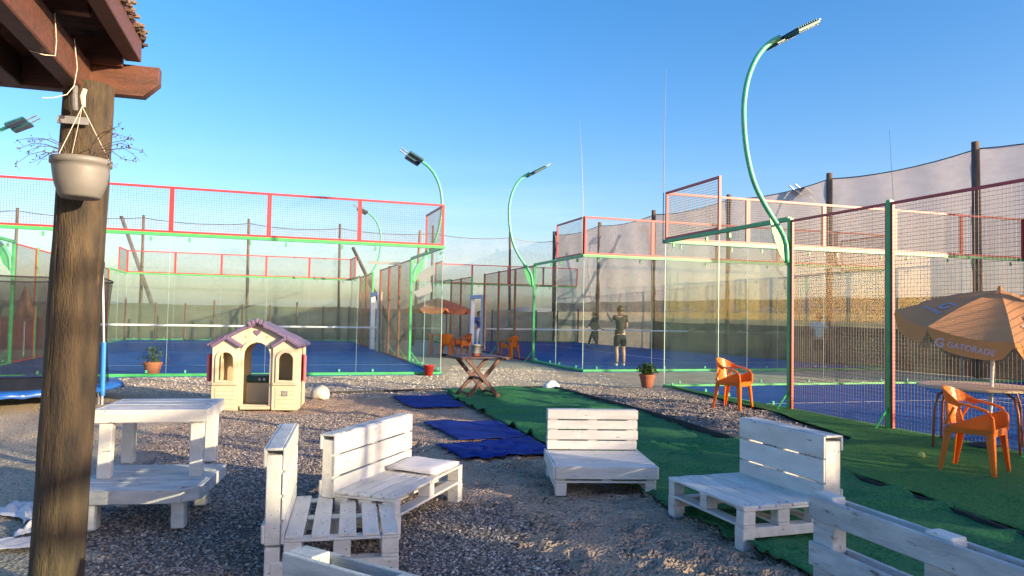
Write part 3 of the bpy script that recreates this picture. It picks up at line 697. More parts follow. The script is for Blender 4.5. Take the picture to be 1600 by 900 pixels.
# local x = along court back walls (right/away), local y = away
box('beam', pg, (-.02, -1.95, 2.585), (.085, 4.1, .17), BEAMW, bev=.006)
box('beam', pg, (-.32, -1.95, 2.60), (.085, 4.1, .15), BEAMW, bev=.006)
ce = flat_shape([(-3.2, 2.53), (.26, 2.53), (.33, 2.60), (.33, 2.68), (-3.2, 2.68)], [], .07, BEAMW, bev=.003)
link('crossbeam', ce, pg, (0, .09, 0))
box('fascia_board', pg, (.215, -1.95, 2.765), (.075, 3.95, .15), BEAMW, (0, 0, 0), .004)
box('end_board', pg, (-1.53, .03, 2.735), (3.4, .035, .15), BEAMW, bev=.004)
for k in range(4): box('rafter', pg, (-1.5, -.55-k*.8, 2.735), (3.3, .05, .08), BEAMW, bev=.004)
rm = MB()
for k in range(250):
    y = .12-k*.0155; rm.tube([(.25+random.uniform(-.015, .03), y, 2.80+random.uniform(-.003, .006)), (-1.0, y+random.uniform(-.02, .02), 2.80), (-3.1, y+random.uniform(-.03, .03), 2.80)], .0085, 5)
tag(rm.build('reed_roof', REED, pg), kind='stuff')
rm = MB()
for k in range(420):
    y = random.uniform(-3.9, .10); z = 2.835+random.uniform(0, .035)
    rm.tube([(.245+random.uniform(-.03, .03), y, z+random.uniform(-.01, .02)), (-1.5, y+random.uniform(-.06, .06), z+.01)], random.uniform(.005, .011), 5)
tag(rm.build('reed_thatch', REEDL, pg), kind='stuff')
MB().tube([(.03, -.60, 2.67), (.035, -.58, 2.56), (.03, -.57, 2.50), (.0, -.60, 2.49), (-.05, -.62, 2.495)], .0022, 5).build('cord', CORD, pg)
MB().tube([(.03, -.30, 2.67), (.045, -.29, 2.54), (.04, -.31, 2.45), (.02, -.34, 2.40), (-.02, -.38, 2.37), (-.06, -.40, 2.36)], .0022, 5).build('cord', CORD, pg)
m = MB(); m.tube([(.0, -.13, 2.5), (.012, -.18, 2.44), (.01, -.15, 2.38)], .012, 8); m.box((.0, -.14, 2.33), (.13, .02, .035)); m.build('metal_hook', GREYM, pg)

# hanging pot
hp = thing('hanging_pot', 'off-white hanging flower pot with dry twigs on the pergola post', 'flower pot', (-1.98, 3.36, 1.945))
MB().lathe([(.001, 0), (.078, 0), (.088, .01), (.108, .07), (.117, .13), (.118, .15), (.127, .152), (.127, .178), (.119, .18), (.112, .15), (.1, .14), (.001, .14)], 32).build('pot', POTW, hp, smooth=True)
MB().lathe([(.001, .152), (.11, .15)], 20).build('soil', SOIL, hp)
for k, a in enumerate((.3, 2.5, 4.4)):
    MB().tube([(.12*cos(a), .12*sin(a), .17), (.0, -.01, .42), (-.005, 0, .47)], .0017, 5).build('cord', CORD, hp)
MB().tube([(0, 0, .42), (-.006, .0, .47), (.004, .0, .505)], [.008, .012, .01], 7).build('hook', CORD, hp)
random.seed(3)
for k in range(17):
    a = random.choice((random.uniform(-.7, .7), random.uniform(2.5, 3.8))); r_ = random.uniform(.15, .29); z1 = .17+random.uniform(-.03, .13)
    P_ = [(.05*cos(a), .05*sin(a)*.4, .16)]
    for s_ in (.35, .6, .8, 1): P_.append((r_*s_*cos(a), r_*s_*sin(a)*.5, .16+(z1-.16)*s_+.05*sin(s_*3)+random.uniform(-.012, .012)))
    m = MB(); m.tube(P_, [.0025, .002, .0018, .0014, .001], 5)
    for q in P_[2:]:
        e = (q[0]+random.uniform(-.03, .03), q[1], q[2]+random.uniform(-.035, .03)); m.tube([q, e], .001, 4)
    tw = m.build('twig', TWIG, hp)
    m = MB()
    for q in P_[3:]:
        for _ in range(5):
            c = Vector(q)+Vector((random.uniform(-.014, .014), random.uniform(-.01, .01), random.uniform(-.012, .012))); s_ = random.uniform(.004, .009); d_ = Vector((random.uniform(-1, 1), random.uniform(-1, 1), random.uniform(-1, 1))).normalized()*s_; e_ = d_.cross(Vector((.3, .2, 1))).normalized()*s_*.6
            m.quad(c-d_, c+e_, c+d_, c-e_)
    tag(m.build('dry_leaf', LEAFD, tw), kind='stuff')

# ------------------------------------------------------------------ pallet benches
random.seed(5)
def jit(a): return random.uniform(-a, a)
def bench(label, loc_, rz, Lh, D_, seat, top, gaps=False, nb=4, closed=False, wm=WHITE, bk=.083):
    """front edge on local y=0, x 0..L, back at y=D; seat deck, block layer, legs and backrest pallet"""
    t_ = thing('pallet_bench', label, 'bench', loc_, rz, 'white pallet benches set in a circle')
    bt = .018; bx = .075  # board and block size
    # deck
    D_ += bk-.083; sd = D_-.11-(bk-.083)
    if gaps: ys = [(.045, .085), (.145, .085), (.265, .09), (.40, .09), (.53, .09)]; ys = [(y*sd/.58, w*sd/.58) for y, w in ys]
    else:
        n = 5; ys = [((i+.5)*sd/n, sd/n-.006) for i in range(n)]
    for y, w in ys: box('seat_board', t_, (Lh/2+jit(.004), y, seat-bt/2+jit(.0015)), (Lh+jit(.006), w, bt), wm, (0, 0, jit(.004)))
    sb = .085  # stringer blocks
    zt = seat-bt
    for x in (bx/2+.003, Lh/2, Lh-bx/2-.003):
        box('deck_support', t_, (x, sd/2, zt-.008), (bx+.01, sd-.004, .015), wm)
        for y in (.05, sd/2, sd-.05):
            box('block', t_, (x, y, zt-.016-sb/2), (bx, .095, sb), wm, (0, 0, jit(.01)))
    zb = zt-.016-sb
    if closed:
        box('front_board', t_, (Lh/2, -.011, seat-.052), (Lh+.004, .02, .1), wm)
        for x in (-.010, Lh+.010): box('side_board', t_, (x, D_/2-.01, seat-.052), (.018, D_, .1), wm)
    for y in (.05, sd/2, sd-.05): box('bottom_board', t_, (Lh/2, y, zb-bt/2-.001), (Lh, .09 if y != .05 else .095, bt), wm)
    for x in (.046, Lh-.046): box('end_board', t_, (x, sd/2, zb-bt-.034), (.088, sd, .065), wm)
    m = MB()
    for i_ in range(len(ys)):
        for x in (.035, .055, Lh/2-.012, Lh/2+.012, Lh-.055, Lh-.035): m.box((x, ys[i_][0]+jit(.02), seat+.0005), (.006, .006, .002))
    tag(m.build('nail', DARKM, t_), kind='stuff')
    for x in (.045, Lh-.045):
        for y in (.045, D_-.09):
            box('leg', t_, (x, y, (zb-bt)/2-.01), (.085, .09, zb-bt+.016), wm, (jit(.02), jit(.02), 0))
    # back pallet
    hb = top-(seat if closed else seat-.05); z0 = top-hb; n = nb
    bh = hb/n
    for i in range(n):
        box('back_board', t_, (Lh/2+jit(.004), D_-.022-bk, z0+bh*(i+.5)), (Lh+jit(.006), .018, bh-(.009 if i % 2 else .014)), wm, (jit(.006), jit(.003), 0))
    for x in (.05, Lh/2, Lh-.05):
        box('back_block', t_, (x, D_-.011-bk/2, z0+hb/2-.02), (.09, bk, hb-.045), wm)
    for i in range(2):
        box('rear_board', t_, (Lh/2, D_-.002, top-.055-i*(hb-.12)), (Lh, .018, .1), wm)
    box('top_board', t_, (Lh/2, D_-.011-bk/2, top-.010), (Lh+.002, bk+.003, .016), WHITEW)
    for x in (.05, Lh-.05): box('back_leg', t_, (x, D_-.011-bk/2, z0/2-.02), (.088, bk-.003, z0+.02), wm)
    return t_
bench('small white pallet bench facing the camera at the back of the circle', (.385, 6.08, 0), radians(3), .83, .83, .225, .595, closed=True)
b2 = bench('white pallet bench with a cushion, left of centre', (-.72, 4.78, 0), radians(72), 1.16, .56, .265, .64, nb=3)
bench('white pallet bench seen from its side, nearest on the left', (-.61, 4.22, 0), radians(102), .92, .74, .215, .70, gaps=True, wm=WHITE)
bench('white pallet bench on the right with its end in sunlight', (1.19, 5.56, 0), radians(-71), .90, .74, .265, .69, nb=3, bk=.125)
cu_m = bmesh.new(); bmesh.ops.create_cube(cu_m, size=1); bmesh.ops.scale(cu_m, vec=(.42, .40, .045), verts=cu_m.verts)
bmesh.ops.subdivide_edges(cu_m, edges=cu_m.edges[:], cuts=5, use_grid_fill=True)
for v in cu_m.verts:
    e = min(1, (.21-abs(v.co.x))/.05)*min(1, (.20-abs(v.co.y))/.05); v.co.z *= .45+.65*max(e, 0)**.4; v.co.z += .006*sin(v.co.x*17)*sin(v.co.y*13)
cme = bpy.data.meshes.new('cushion'); cu_m.to_mesh(cme); cu_m.free(); cme.materials.append(CWHT); cme.polygons.foreach_set('use_smooth', [True]*len(cme.polygons))
cq = Matrix.Rotation(radians(72), 4, 'Z') @ Vector((.89, .21, 0))
cs = link('cushion', cme, None, (-.72+cq.x, 4.78+cq.y, .293), (.03, 0, radians(71))); tag(cs, 'thin off-white seat cushion lying on the pallet bench', 'cushion')

def upright(label, loc_, rz, L_, h, th=.125, n=3, caps=True):
    t_ = thing('upright_pallet', label, 'pallet', loc_, rz, 'white pallets standing on edge')
    bh = .115; gp = (h-n*bh)/(n-1)
    for i in range(n):
        box('front_board', t_, (L_/2, 0, h-bh/2-i*(bh+gp)), (L_, .02, bh), WHITEW, (jit(.01), 0, 0))
        box('rear_board', t_, (L_/2, th-.02, h-bh/2-i*(bh+gp)-.004), (L_, .02, bh-.01), WHITEW)
    for x in (.075, L_/2, L_-.075):
        box('stringer', t_, (x, (th-.02)/2, h/2+.004), (.14, th-.044, h-.004), WHITEW, bev=.006)
        if caps: box('stringer_cap', t_, (x, (th-.02)/2, h+.005), (.13, th-.05, .018), WHITE, bev=.004)
    for x in (.06, L_-.06): box('foot', t_, (x, th/2-.01, -.02), (.1, th-.03, .1), WHITEW)
    return t_
upright('white slatted pallet standing upright at the lower right corner', (1.52, 3.76, 0), radians(-73), 1.5, .575, .13)
upright('white pallet on edge cut off by the bottom of the photo', (-.87, 2.92, 0), radians(-33), 1.2, .51, .14, caps=False)

# ------------------------------------------------------------------ stacked low tables
def low_table(label, loc_, rz, w, d, h, lw, ins, wm, chamfer=0):
    t_ = thing('low_table', label, 'table', loc_, rz, 'two white wooden tables, one stacked on the other')
    n = 7
    for i in range(n):
        y = -d/2+(i+.5)*d/n; L2 = w
        if chamfer and i == 0: L2 = w-chamfer
        box('top_board', t_, (0-(w-L2)/2, y, h-.0125+jit(.002)), (L2+jit(.005), d/n-.005, .025), WHITEW, (0, 0, jit(.004)))
    box('apron_board', t_, ((-chamfer)/2, -d/2-.012, h-.045), (w+.045-chamfer, .022, .088), wm)
    box('apron_board', t_, (0, d/2+.012, h-.045), (w+.045, .022, .088), wm)
    box('apron_board', t_, (-w/2-.012, 0, h-.045), (.022, d, .088), wm)
    box('apron_board', t_, (w/2+.012, chamfer/2, h-.045), (.022, d-chamfer, .088), wm)
    if chamfer: box('apron_board', t_, (w/2-chamfer/2+.006, -d/2+chamfer/2-.006, h-.045), (chamfer*1.38, .022, .088), wm, (0, 0, radians(45)))
    for sx in (-1, 1):
        for sy in (-1, 1):
            box('leg', t_, (sx*(w/2-ins), sy*(d/2-ins*.9), (h-.09)/2), (lw, lw, h-.09), wm, (jit(.02), jit(.02), 0), .006)
low_table('lower white table with grey weathered top under the other one', (-2.50, 5.22, 0), radians(9), .78, .80, .275, .085, .12, WHITEW, .10)
low_table('white table stacked on top of the lower one beside the post', (-2.55, 5.47, .275), radians(12), .70, .64, .475, .085, .055, WHITE)

# rags / white cloths
def rag(loc_, sx, sy, h, seed, label, rz=0):
    n = 34; bm = bmesh.new(); bmesh.ops.create_grid(bm, x_segments=n, y_segments=n, size=1)
    for v in bm.verts:
        x, y = v.co.x, v.co.y; q = 1-max(abs(x), abs(y))**3
        z = h*q*(.3+.7*abs(sin(x*4.1+y*2.3+seed)*cos(y*5.3-x*1.7+seed*2)))+.004+.02*h*sin(23*x)
        v.co = Vector((x*sx*(1+.18*sin(y*5+seed)), y*sy*(1+.25*sin(x*4+seed*3)), z))
    me = bpy.data.meshes.new('cloth'); bm.to_mesh(me); bm.free(); me.materials.append(CWHT); me.polygons.foreach_set('use_smooth', [True]*len(me.polygons))
    tag(link('white_cloth', me, None, loc_, (0, 0, rz)), label, 'cloth')
rag((-3.38, 5.25, 0), .26, .12, .07, 1, 'crumpled white cloth on the sand left of the post, farther one', -.6)
rag((-2.95, 4.55, 0), .30, .07, .05, 2.4, 'twisted white cloth on the sand nearest the post', .5)
rag((-3.05, 4.9, 0), .10, .16, .07, 4, 'small bunched white rag lying between the two cloths', .2)

# ------------------------------------------------------------------ playhouse
ph = thing('playhouse', 'cream plastic playhouse with purple roof', 'playhouse', (-3.74, 10.95, 0), radians(10))
def gable(w, e, p): return [(-w/2, 0), (w/2, 0), (w/2, e), (0, p), (-w/2, e)]
main = [(-.24, .0), (.24, .0), (.24, .95), (.42, 1.02), (0, 1.25), (-.42, 1.02), (-.24, .95)]
link('front_wall', flat_shape(main, [arch(0, .38, .06, .98)], .05, PLASTC, bev=.006), ph, (0, -.03, 0))
for s_ in (-1, 1):
    bay = [(s_*.42-.18, 0), (s_*.42+.18, 0), (s_*.42+.18, .9), (s_*.42, 1.02), (s_*.42-.18, .9)]
    by = link('bay_wall', flat_shape(bay, [arch(s_*.42, .22, .42, .84)], .06, PLASTC, bev=.008), ph, (0, -.08, 0))
    # window surround, sill, siding grooves built as proud boards
    ring = arch(s_*.42, .27, .40, .875); 
    link('window_frame', flat_shape(ring, [arch(s_*.42, .215, .425, .84)], .02, PLASTC, bev=.004), by, (0, -.045, 0))
    box('sill', by, (s_*.42, -.05, .375), (.36, .05, .03), PLASTC, bev=.008)
    for k in range(5): box('siding_board', by, (s_*.42, -.038, .05+k*.062), (.28, .016, .054), PLASTC, bev=.006)
    # purple bay roofs
    for q in (-1, 1):
        box('bay_roof', ph, (s_*.42+q*.105, -.08, .985), (.255, .20, .06), PURPLE, (0, q*radians(33), 0), .015)
    box('side_wall', ph, (s_*.60, .33, .46), (.05, .75, .92), PLASTC, bev=.008)
    box('shutter', ph, (s_*.66, .1, .60), (.035, .22, .40), PINK, (0, 0, s_*.25), .008)
link('rear_wall', flat_shape([(-.58, 0), (.58, 0), (.58, .9), (0, 1.22), (-.58, .9)], [arch(0, .40, .45, .98)], .05, PLASTD, bev=.005), ph, (0, .70, 0))
for q in (-1, 1):
    nsh = 5
    for k in range(nsh):
        d_ = .04+k*.13; box('roof_tile', ph, (q*(d_+.05), .30, 1.27-.50*(d_+.05)+.006*(k % 2)), (.165, .92, .055), PURPLE, (0, q*radians(26.5), 0), .016)
for k in range(-2, 3): box('ridge_tile', ph, (k*.052, -.17, 1.30-abs(k)*.022), (.06, .06, .075), PURPLE, (0, k*.25, 0), .015)
link('door_arch', flat_shape(arch(0, .46, .05, 1.02), [arch(0, .385, .04, .985)], .025, PLASTC, bev=.005), ph, (0, -.07, 0))
hrt = [(.05*16*sin(a)**3/16, 1.125+.05*(13*cos(a)-5*cos(2*a)-2*cos(3*a)-cos(4*a))/16) for a in np.linspace(0, 2*pi, 24, endpoint=False)]
link('heart_emblem', flat_shape(hrt, [], .02, PURPLE), ph, (0, -.065, 0))
for s_ in (-1, 1): MB().lathe([(.001, .012), (.022, .01), (.028, 0)], 12).build('flower_emblem', PLASTD, ph, (s_*.15, -.058, 1.06), (pi/2, 0, 0))
box('counter', ph, (0, .58, .40), (.46, .18, .10), TEAL, bev=.01)
box('counter_base', ph, (0, .60, .17), (.46, .14, .34), PLASTC, bev=.01)
for s_ in (-1, 1): MB().lathe([(.001, .012), (.018, .01), (.02, 0)], 10).build('knob', CWHT, ph, (s_*.035, .485, .39), (pi/2, 0, 0))
box('threshold', ph, (0, -.08, .03), (.42, .12, .05), PLASTC, bev=.01)
bd = box('emblem', ph, (.42, -.13, .235), (.085, .01, .075), mat('grey_blue_plate', (.18, .24, .27), rough=.5), bev=.003)
link('emblem_mark', text_mesh('HD', .05, PLASTD, .001), bd, (0, -.008, 0), (pi/2, 0, 0))
MB().box((0, .3, .02), (1.1, .7, .03)).build('floor', PLASTD, ph)

# ------------------------------------------------------------------ stones, pots, bucket
def rock(name, loc_, r, sc, seed, label, cat, m=CONC):
    bm = bmesh.new(); bmesh.ops.create_icosphere(bm, subdivisions=3, radius=r); rr = random.Random(seed); dirs = [Vector((rr.uniform(-1, 1), rr.uniform(-1, 1), rr.uniform(-.3, 1))).normalized() for _ in range(7)]
    for v in bm.verts:
        n_ = v.co.normalized(); k = 1
        for d_ in dirs: k = min(k, .82/max(n_.dot(d_), .01)) if n_.dot(d_) > .82 else k
        v.co = Vector((v.co.x*sc[0], v.co.y*sc[1], max(v.co.z, -r*.45)*sc[2]))*k*(1+.02*sin(v.co.x*60+v.co.y*40))
    me = bpy.data.meshes.new(name); bm.to_mesh(me); bm.free(); me.materials.append(m); me.polygons.foreach_set('use_smooth', [True]*len(me.polygons))
    return tag(link(name, me, None, loc_), label, cat)
rock('white_stone', (-3.15, 12.33, .075), .16, (1, .9, 1.0), 2, 'rounded white stone right of the playhouse', 'stone')
rock('white_sack', (.80, 14.5, .07), .15, (1.1, .9, .85), 5, 'small white and blue sack at the path edge near the gravel bed', 'sack', CWHT)
def potplant(name, label, loc_, r, h, m_, leaves, lm, spread, seed, flower=None):
    t_ = thing(name, label, 'potted plant', loc_); random.seed(seed)
    MB().lathe([(.001, 0), (r*.68, 0), (r*.95, h*.82), (r*1.04, h*.82), (r*1.04, h), (r*.9, h), (r*.86, h*.86), (.001, h*.86)], 20).build('pot', m_, t_, smooth=False)
    m = MB(); st = MB()
    for k in range(leaves):
        a = random.uniform(0, 2*pi); e = random.uniform(.15, 1.4); R_ = spread*random.uniform(.25, 1)
        c = Vector((cos(a)*cos(e)*R_, sin(a)*cos(e)*R_, h+sin(e)*R_))
        if k % 6 == 0: st.tube([(0, 0, h*.85), c*.5+Vector((0, 0, h*.45)), c], .004, 4)
        s_ = spread*.16; d_ = Vector((random.uniform(-1, 1), random.uniform(-1, 1), random.uniform(-.5, 1))).normalized()*s_; w = d_.cross(Vector((random.random(), .3, 1))).normalized()*s_*.45
        m.quad(c-d_, c+w, c+d_, c-w)
    st.build('stem', TWIG, t_); tag(m.build('foliage', lm, t_), kind='stuff')
    return t_
potplant('potted_plant', 'terracotta pot with leafy plant before the left court glass', (-7.72, 16.0, 0), .19, .30, TERRA, 110, LEAF, .34, 4)
potplant('potted_plant', 'terracotta pot with round green bush before the right glass', (2.8, 15.2, .02), .16, .27, TERRA, 420, LEAF, .24, 6)
m = MB(); tbk = thing('red_bucket', 'small red bucket at the corner of the left court', 'bucket', (-1.92, 17.45, 0))
m.lathe([(.001, 0), (.09, 0), (.125, .22), (.135, .22), (.135, .24), (.115, .24), (.085, .02), (.001, .02)], 20); m.build('pail', REDP, tbk, smooth=True)
MB().tube([(.13*cos(a), -.02, .21+.05*sin(a)) for a in np.linspace(pi, 2*pi, 8)], .004, 5).build('handle', GREYM, tbk)

# ------------------------------------------------------------------ brown folding table with crossed legs
xt = thing('folding_table', 'dark reddish wooden table with crossed legs on the green turf', 'table', (-.57, 12.95, 0), radians(24))
for k in range(7): box('top_slat', xt, (0, -.33+k*.11, .715), (.90, .10, .022), BROWN, (0, jit(.004), 0))
for sx in (-1, 1): box('end_rail', xt, (sx*.40, 0, .69), (.05, .74, .03), BROWN)
for sy in (-.27, .27):
    for q in (-1, 1):
        box('leg', xt, (0, sy+q*.022, .345), (.065, .035, .95), BROWN, (0, q*radians(42), 0))
box('stretcher', xt, (0, 0, .34), (.05, .5, .04), BROWN); box('stretcher', xt, (.25, 0, .10), (.04, .5, .04), BROWN); box('stretcher', xt, (-.25, 0, .10), (.04, .5, .04), BROWN)
tp_ = thing('table_pot', 'grey and red flower pot standing on the brown folding table', 'flower pot', (-.60, 12.9, .727))
MB().lathe([(.001, 0), (.075, 0), (.085, .05), (.092, .05)], 18).build('saucer', TERRA, tp_)
MB().lathe([(.082, .05), (.10, .18), (.108, .18), (.108, .205), (.095, .205), (.08, .07), (.001, .07)], 18).build('pot', mat('grey_glazed_pot', (.25, .28, .28), (.35, .36, .34), 8, .6), tp_, smooth=True)

# ------------------------------------------------------------------ orange chairs
_ch = {}
def chair_proto():
    t_ = thing('orange_chair', 'x', 'chair')
    # local: faces -y, centre at origin
    bm = bmesh.new(); bmesh.ops.create_grid(bm, x_segments=10, y_segments=10, size=.5)
    for v in bm.verts:
        x, y = v.co.x, v.co.y; v.co = Vector((x*.46*(1-.08*y), y*.46-.01, .435-.018*cos(x*pi)*cos(y*pi)+(.0 if y > -.4 else -.012)))
    r = bmesh.ops.extrude_face_region(bm, geom=bm.faces[:]); 
    for e in r['geom']:
        if isinstance(e, bmesh.types.BMVert): e.co.z -= .018
    bmesh.ops.recalc_face_normals(bm, faces=bm.faces)
    me = bpy.data.meshes.new('seat'); bm.to_mesh(me); bm.free(); me.materials.append(ORANGE); link('seat', me, t_)
    box('apron', t_, (0, -.245, .40), (.44, .014, .07), ORANGE, (.08, 0, 0), .006)
    for s_ in (-1, 1): box('side_apron', t_, (s_*.235, 0, .405), (.014, .46, .06), ORANGE, (0, 0, 0), .006)
    # legs: tapered L channels
    def leg(x0, y0, x1, y1, sx, sy):
        m = MB()
        for (ax, ay, bx_, by_) in ((sx, 0, .07, .0), (0, sy, 0, .07)):
            pass
        w0, w1, tk = .085, .04, .012; V = []
        prof = lambda w: [(0, 0), (-sx*w, 0), (-sx*w, -sy*tk), (-sx*tk, -sy*tk), (-sx*tk, -sy*w), (0, -sy*w)]
        for (x, y, z, w) in ((x0, y0, .425, w0), (x1, y1, 0, w1)):
            V += [(x+p_[0], y+p_[1], z) for p_ in prof(w)]
        F = [(i, (i+1) % 6, 6+(i+1) % 6, 6+i) for i in range(6)]+[(0, 1, 2, 3), (0, 3, 4, 5), (6, 7, 8, 9), (6, 9, 10, 11)]
        bm = bmesh.new(); vs = [bm.verts.new(v) for v in V]
        for f_ in F: bm.faces.new([vs[i] for i in f_])
        bmesh.ops.recalc_face_normals(bm, faces=bm.faces); me = bpy.data.meshes.new('leg'); bm.to_mesh(me); bm.free(); me.materials.append(ORANGE); link('leg', me, t_)
    for sx in (-1, 1):
        leg(sx*.24, -.245, sx*.275, -.275, sx, -1); leg(sx*.225, .235, sx*.255, .30, sx, 1)
    # curved back shell with cut-outs: thick grid bent round
    def shell(u0_, u1_, z0f, z1f, name, nu=14, nv=5):
        V = []; F = []
        for side in (0, 1):
            for i in range(nu+1):
                u_ = u0_+(u1_-u0_)*i/nu; a = u_*1.15; rr = .27+side*.014
                for j in range(nv+1):
                    z = z0f(u_)+(z1f(u_)-z0f(u_))*j/nv; lean = (z-.44)*.22
                    V.append((rr*sin(a)*1.0, .0+rr*cos(a)*.92+lean-.02, z))
        n1 = (nu+1)*(nv+1)
        for i in range(nu):
            for j in range(nv):
                c = i*(nv+1)+j; F.append((c, c+1, c+nv+2, c+nv+1)); F.append((n1+c, n1+c+nv+1, n1+c+nv+2, n1+c+1))
        bnd = [i*(nv+1) for i in range(nu+1)]+[nu*(nv+1)+j for j in range(1, nv+1)]+[i*(nv+1)+nv for i in range(nu-1, -1, -1)]+[j for j in range(nv-1, 0, -1)]
        for k in range(len(bnd)):
            a, b = bnd[k], bnd[(k+1) % len(bnd)]; F.append((a, b, n1+b, n1+a))
        link(name, mesh(name, V, F, ORANGE, False), t_)
    shell(-1.25, 1.25, lambda u_: .665-.0*abs(u_)-.03*u_*u_, lambda u_: .80-.085*u_*u_, 'back_rim')
    shell(-.52, .52, lambda u_: .44, lambda u_: .67, 'backrest', 10)
    # diagonal struts between backrest and arms
    for s_ in (-1, 1):
        m = MB(); m.tube([(s_*.265, .13, .62), (s_*.235, .23, .45)], .016, 6); m.tube([(s_*.16, .235, .66), (s_*.24, .2, .45)], .016, 6); m.build('back_strut', ORANGE, t_)
        # arm: curved strap from back rim down to the front leg
        P_ = [(s_*.262, .14, .675), (s_*.275, .02, .655), (s_*.278, -.10, .635), (s_*.272, -.20, .605), (s_*.262, -.245, .55), (s_*.250, -.25, .47), (s_*.243, -.25, .41)]
        V = []; F = []
        for p_ in P_:
            for dx in (-.022, .022):
                for dz in (-.011, .011):
                    k_ = 1 if p_[1] > -.22 else 0
                    V.append((p_[0]+dx, p_[1]+(0 if k_ else dz), p_[2]+(dz if k_ else 0)))
        for i in range(len(P_)-1):
            b = i*4
            for (a, c) in ((0, 1), (1, 3), (3, 2), (2, 0)): F.append((b+a, b+c, b+4+c, b+4+a))
        F += [(0, 2, 3, 1), tuple(4*(len(P_)-1)+k for k in (0, 1, 3, 2))]
        link('armrest', mesh('armrest', V, F, ORANGE), t_)
        me = flat_shape([(-.24, .43), (.22, .43), (-.225, .60)], [], .01, ORANGE)
        link('side_panel', me, t_, (s_*.247, 0, 0), (0, 0, pi/2))
    return t_
CP = chair_proto()
first = True
for (x, y, z, ang, label) in (
    (3.52, 11.72, .045, -42, 'orange plastic armchair on the gravel bed beside the green post'),
    (4.40, 7.03, .055, -48, 'largest orange plastic armchair by the umbrella table on the right'),
    (-2.20, 25.3, .0, 80, 'distant orange chair seen from behind, left of the pair'),
    (-1.62, 25.7, .0, -150, 'distant orange chair, right of the pair under the small umbrella'),
    (-.02, 24.3, .0, 140, 'lone distant orange chair between the left and middle courts')):
    o = CP if first else copy_tree(CP)
    if first: first = False
    o.location = (x, y, z); o.rotation_euler = (0, 0, radians(ang+90)); o.scale = (.86, .84, .98); o['label'] = label; o['group'] = 'orange plastic armchairs'

# ------------------------------------------------------------------ umbrellas
def umbrella(label, base, ctr, R_, zc, drop, tilt, m_, n=8, a0=243, text=False, val=.19):
    t_ = thing('patio_umbrella', label, 'umbrella', base)
    B = Vector(base)
    ap = Vector(ctr)-B
    def corner(k):
        a = radians(a0-k*360/n); return Vector((ap.x+R_*cos(a), ap.y+R_*sin(a), zc+tilt*R_*sin(a)))
    top = Vector((ap.x, ap.y, zc+drop))
    for k in range(n):
        c1, c2 = corner(k), corner(k+1); V = []; F = []; nu, nv = 6, 6
        for i in range(nv+1):
            s_ = i/nv
            for j in range(nu+1):
                w = j/nu; e = c1.lerp(c2, w); p_ = top.lerp(e, s_); p_.z -= .045*sin(pi*w)*s_-.03*sin(pi*s_); V.append(p_)
        for i in range(nv):
            for j in range(nu): c = i*(nu+1)+j; F.append((c, c+1, c+nu+2, c+nu+1))
        g_ = link('canopy_panel', mesh('canopy_panel', V, F, m_, True), t_)
        # valance flap
        V = []; F = []
        mid = (c1+c2)/2; outw = Vector((mid.x-ap.x, mid.y-ap.y, 0)).normalized()
        for j in range(9):
            w = j/8; e = c1.lerp(c2, w); e = e-Vector((0, 0, .045*sin(pi*w))); q = val*(1-.75*abs(2*w-1)**7)
            V += [e, e-Vector((0, 0, q))+outw*.015]
        for j in range(8): F.append((2*j, 2*j+1, 2*j+3, 2*j+2))
        link('valance', mesh('valance', V, F, VALN if text else m_), g_)
        rib = MB().tube([top-Vector((0, 0, .03)), c1-Vector((0, 0, .015))], .007, 5).build('rib', GREYM, t_)
        if text:
            # order: k=0 starts at the corner facing the camera; panel k spans c1 (right) to c2 (left)
            xd = (c1-c2).normalized(); zd = Vector((0, 0, 1)); zd = (zd-xd*zd.dot(xd)).normalized(); nd = xd.cross(zd)
            if nd.dot(outw) < 0: nd = -nd
            M_ = Matrix((xd, zd, nd)).transposed().to_4x4()
            wtxt = (c1-c2).length
            for body, sz, ox in (('GATORADE', .082, .04), ('G', .125, -.25)) if k == 0 else ():
                M2 = M_.copy(); M2.translation = c1.lerp(c2, .5)+xd*ox-zd*(.045+val*.52)+nd*.014
                o = link('lettering', text_mesh(body, sz, LOGO, .0012), g_); o.matrix_local = M2
            # gore emblem
            pa = top.lerp(c1, .66); pb = top.lerp(c2, .66); md_ = top.lerp((c1+c2)/2, .62)
            zd2 = (top-(c1+c2)/2).normalized(); zd2 = (zd2-xd*zd2.dot(xd)).normalized(); nd2 = xd.cross(zd2)
            if nd2.z < 0: nd2 = -nd2
            if k in (1, 7):
                M3 = Matrix((xd, zd2, nd2)).transposed().to_4x4(); lm_ = LOGOB if k == 1 else LOGO
                for body, sz, oy in (('G', .22, .02), ('GATORADE', .065, -.13)):
                    M4 = M3.copy(); M4.translation = md_+zd2*oy+nd2*.012
                    o = link('emblem', text_mesh(body, sz, lm_, .0012), g_); o.matrix_local = M4
    MB().tube([(0, 0, 0), (ap.x*.35, ap.y*.35, .95), top+Vector((0, 0, .04))], .02, 10).build('pole', CWHT, t_)
    MB().lathe([(.001, .05), (.02, .04), (.026, 0)], 10).build('finial', m_, t_, top+Vector((0, 0, .0)))
    MB().lathe([(.001, 0), (.2, 0), (.2, .05), (.05, .08), (.001, .08)], 18).build('base', BLACK, t_)
    return t_
umbrella('large orange advertising umbrella over the table on the right', (5.38, 8.35, .04), (5.35, 8.1, 1.83), 1.02, 1.44, .34, .23, CANOPY, text=True)
umbrella('small faded orange umbrella between the left and middle courts', (-2.35, 25.6, 0), (-2.55, 25.8, 2.1), 1.15, 1.62, .38, .0, PINKC, n=8, val=.14)
fu = thing('folded_umbrella', 'closed orange umbrella behind the mesh at far left', 'umbrella', (-14.2, 21.6, 0))
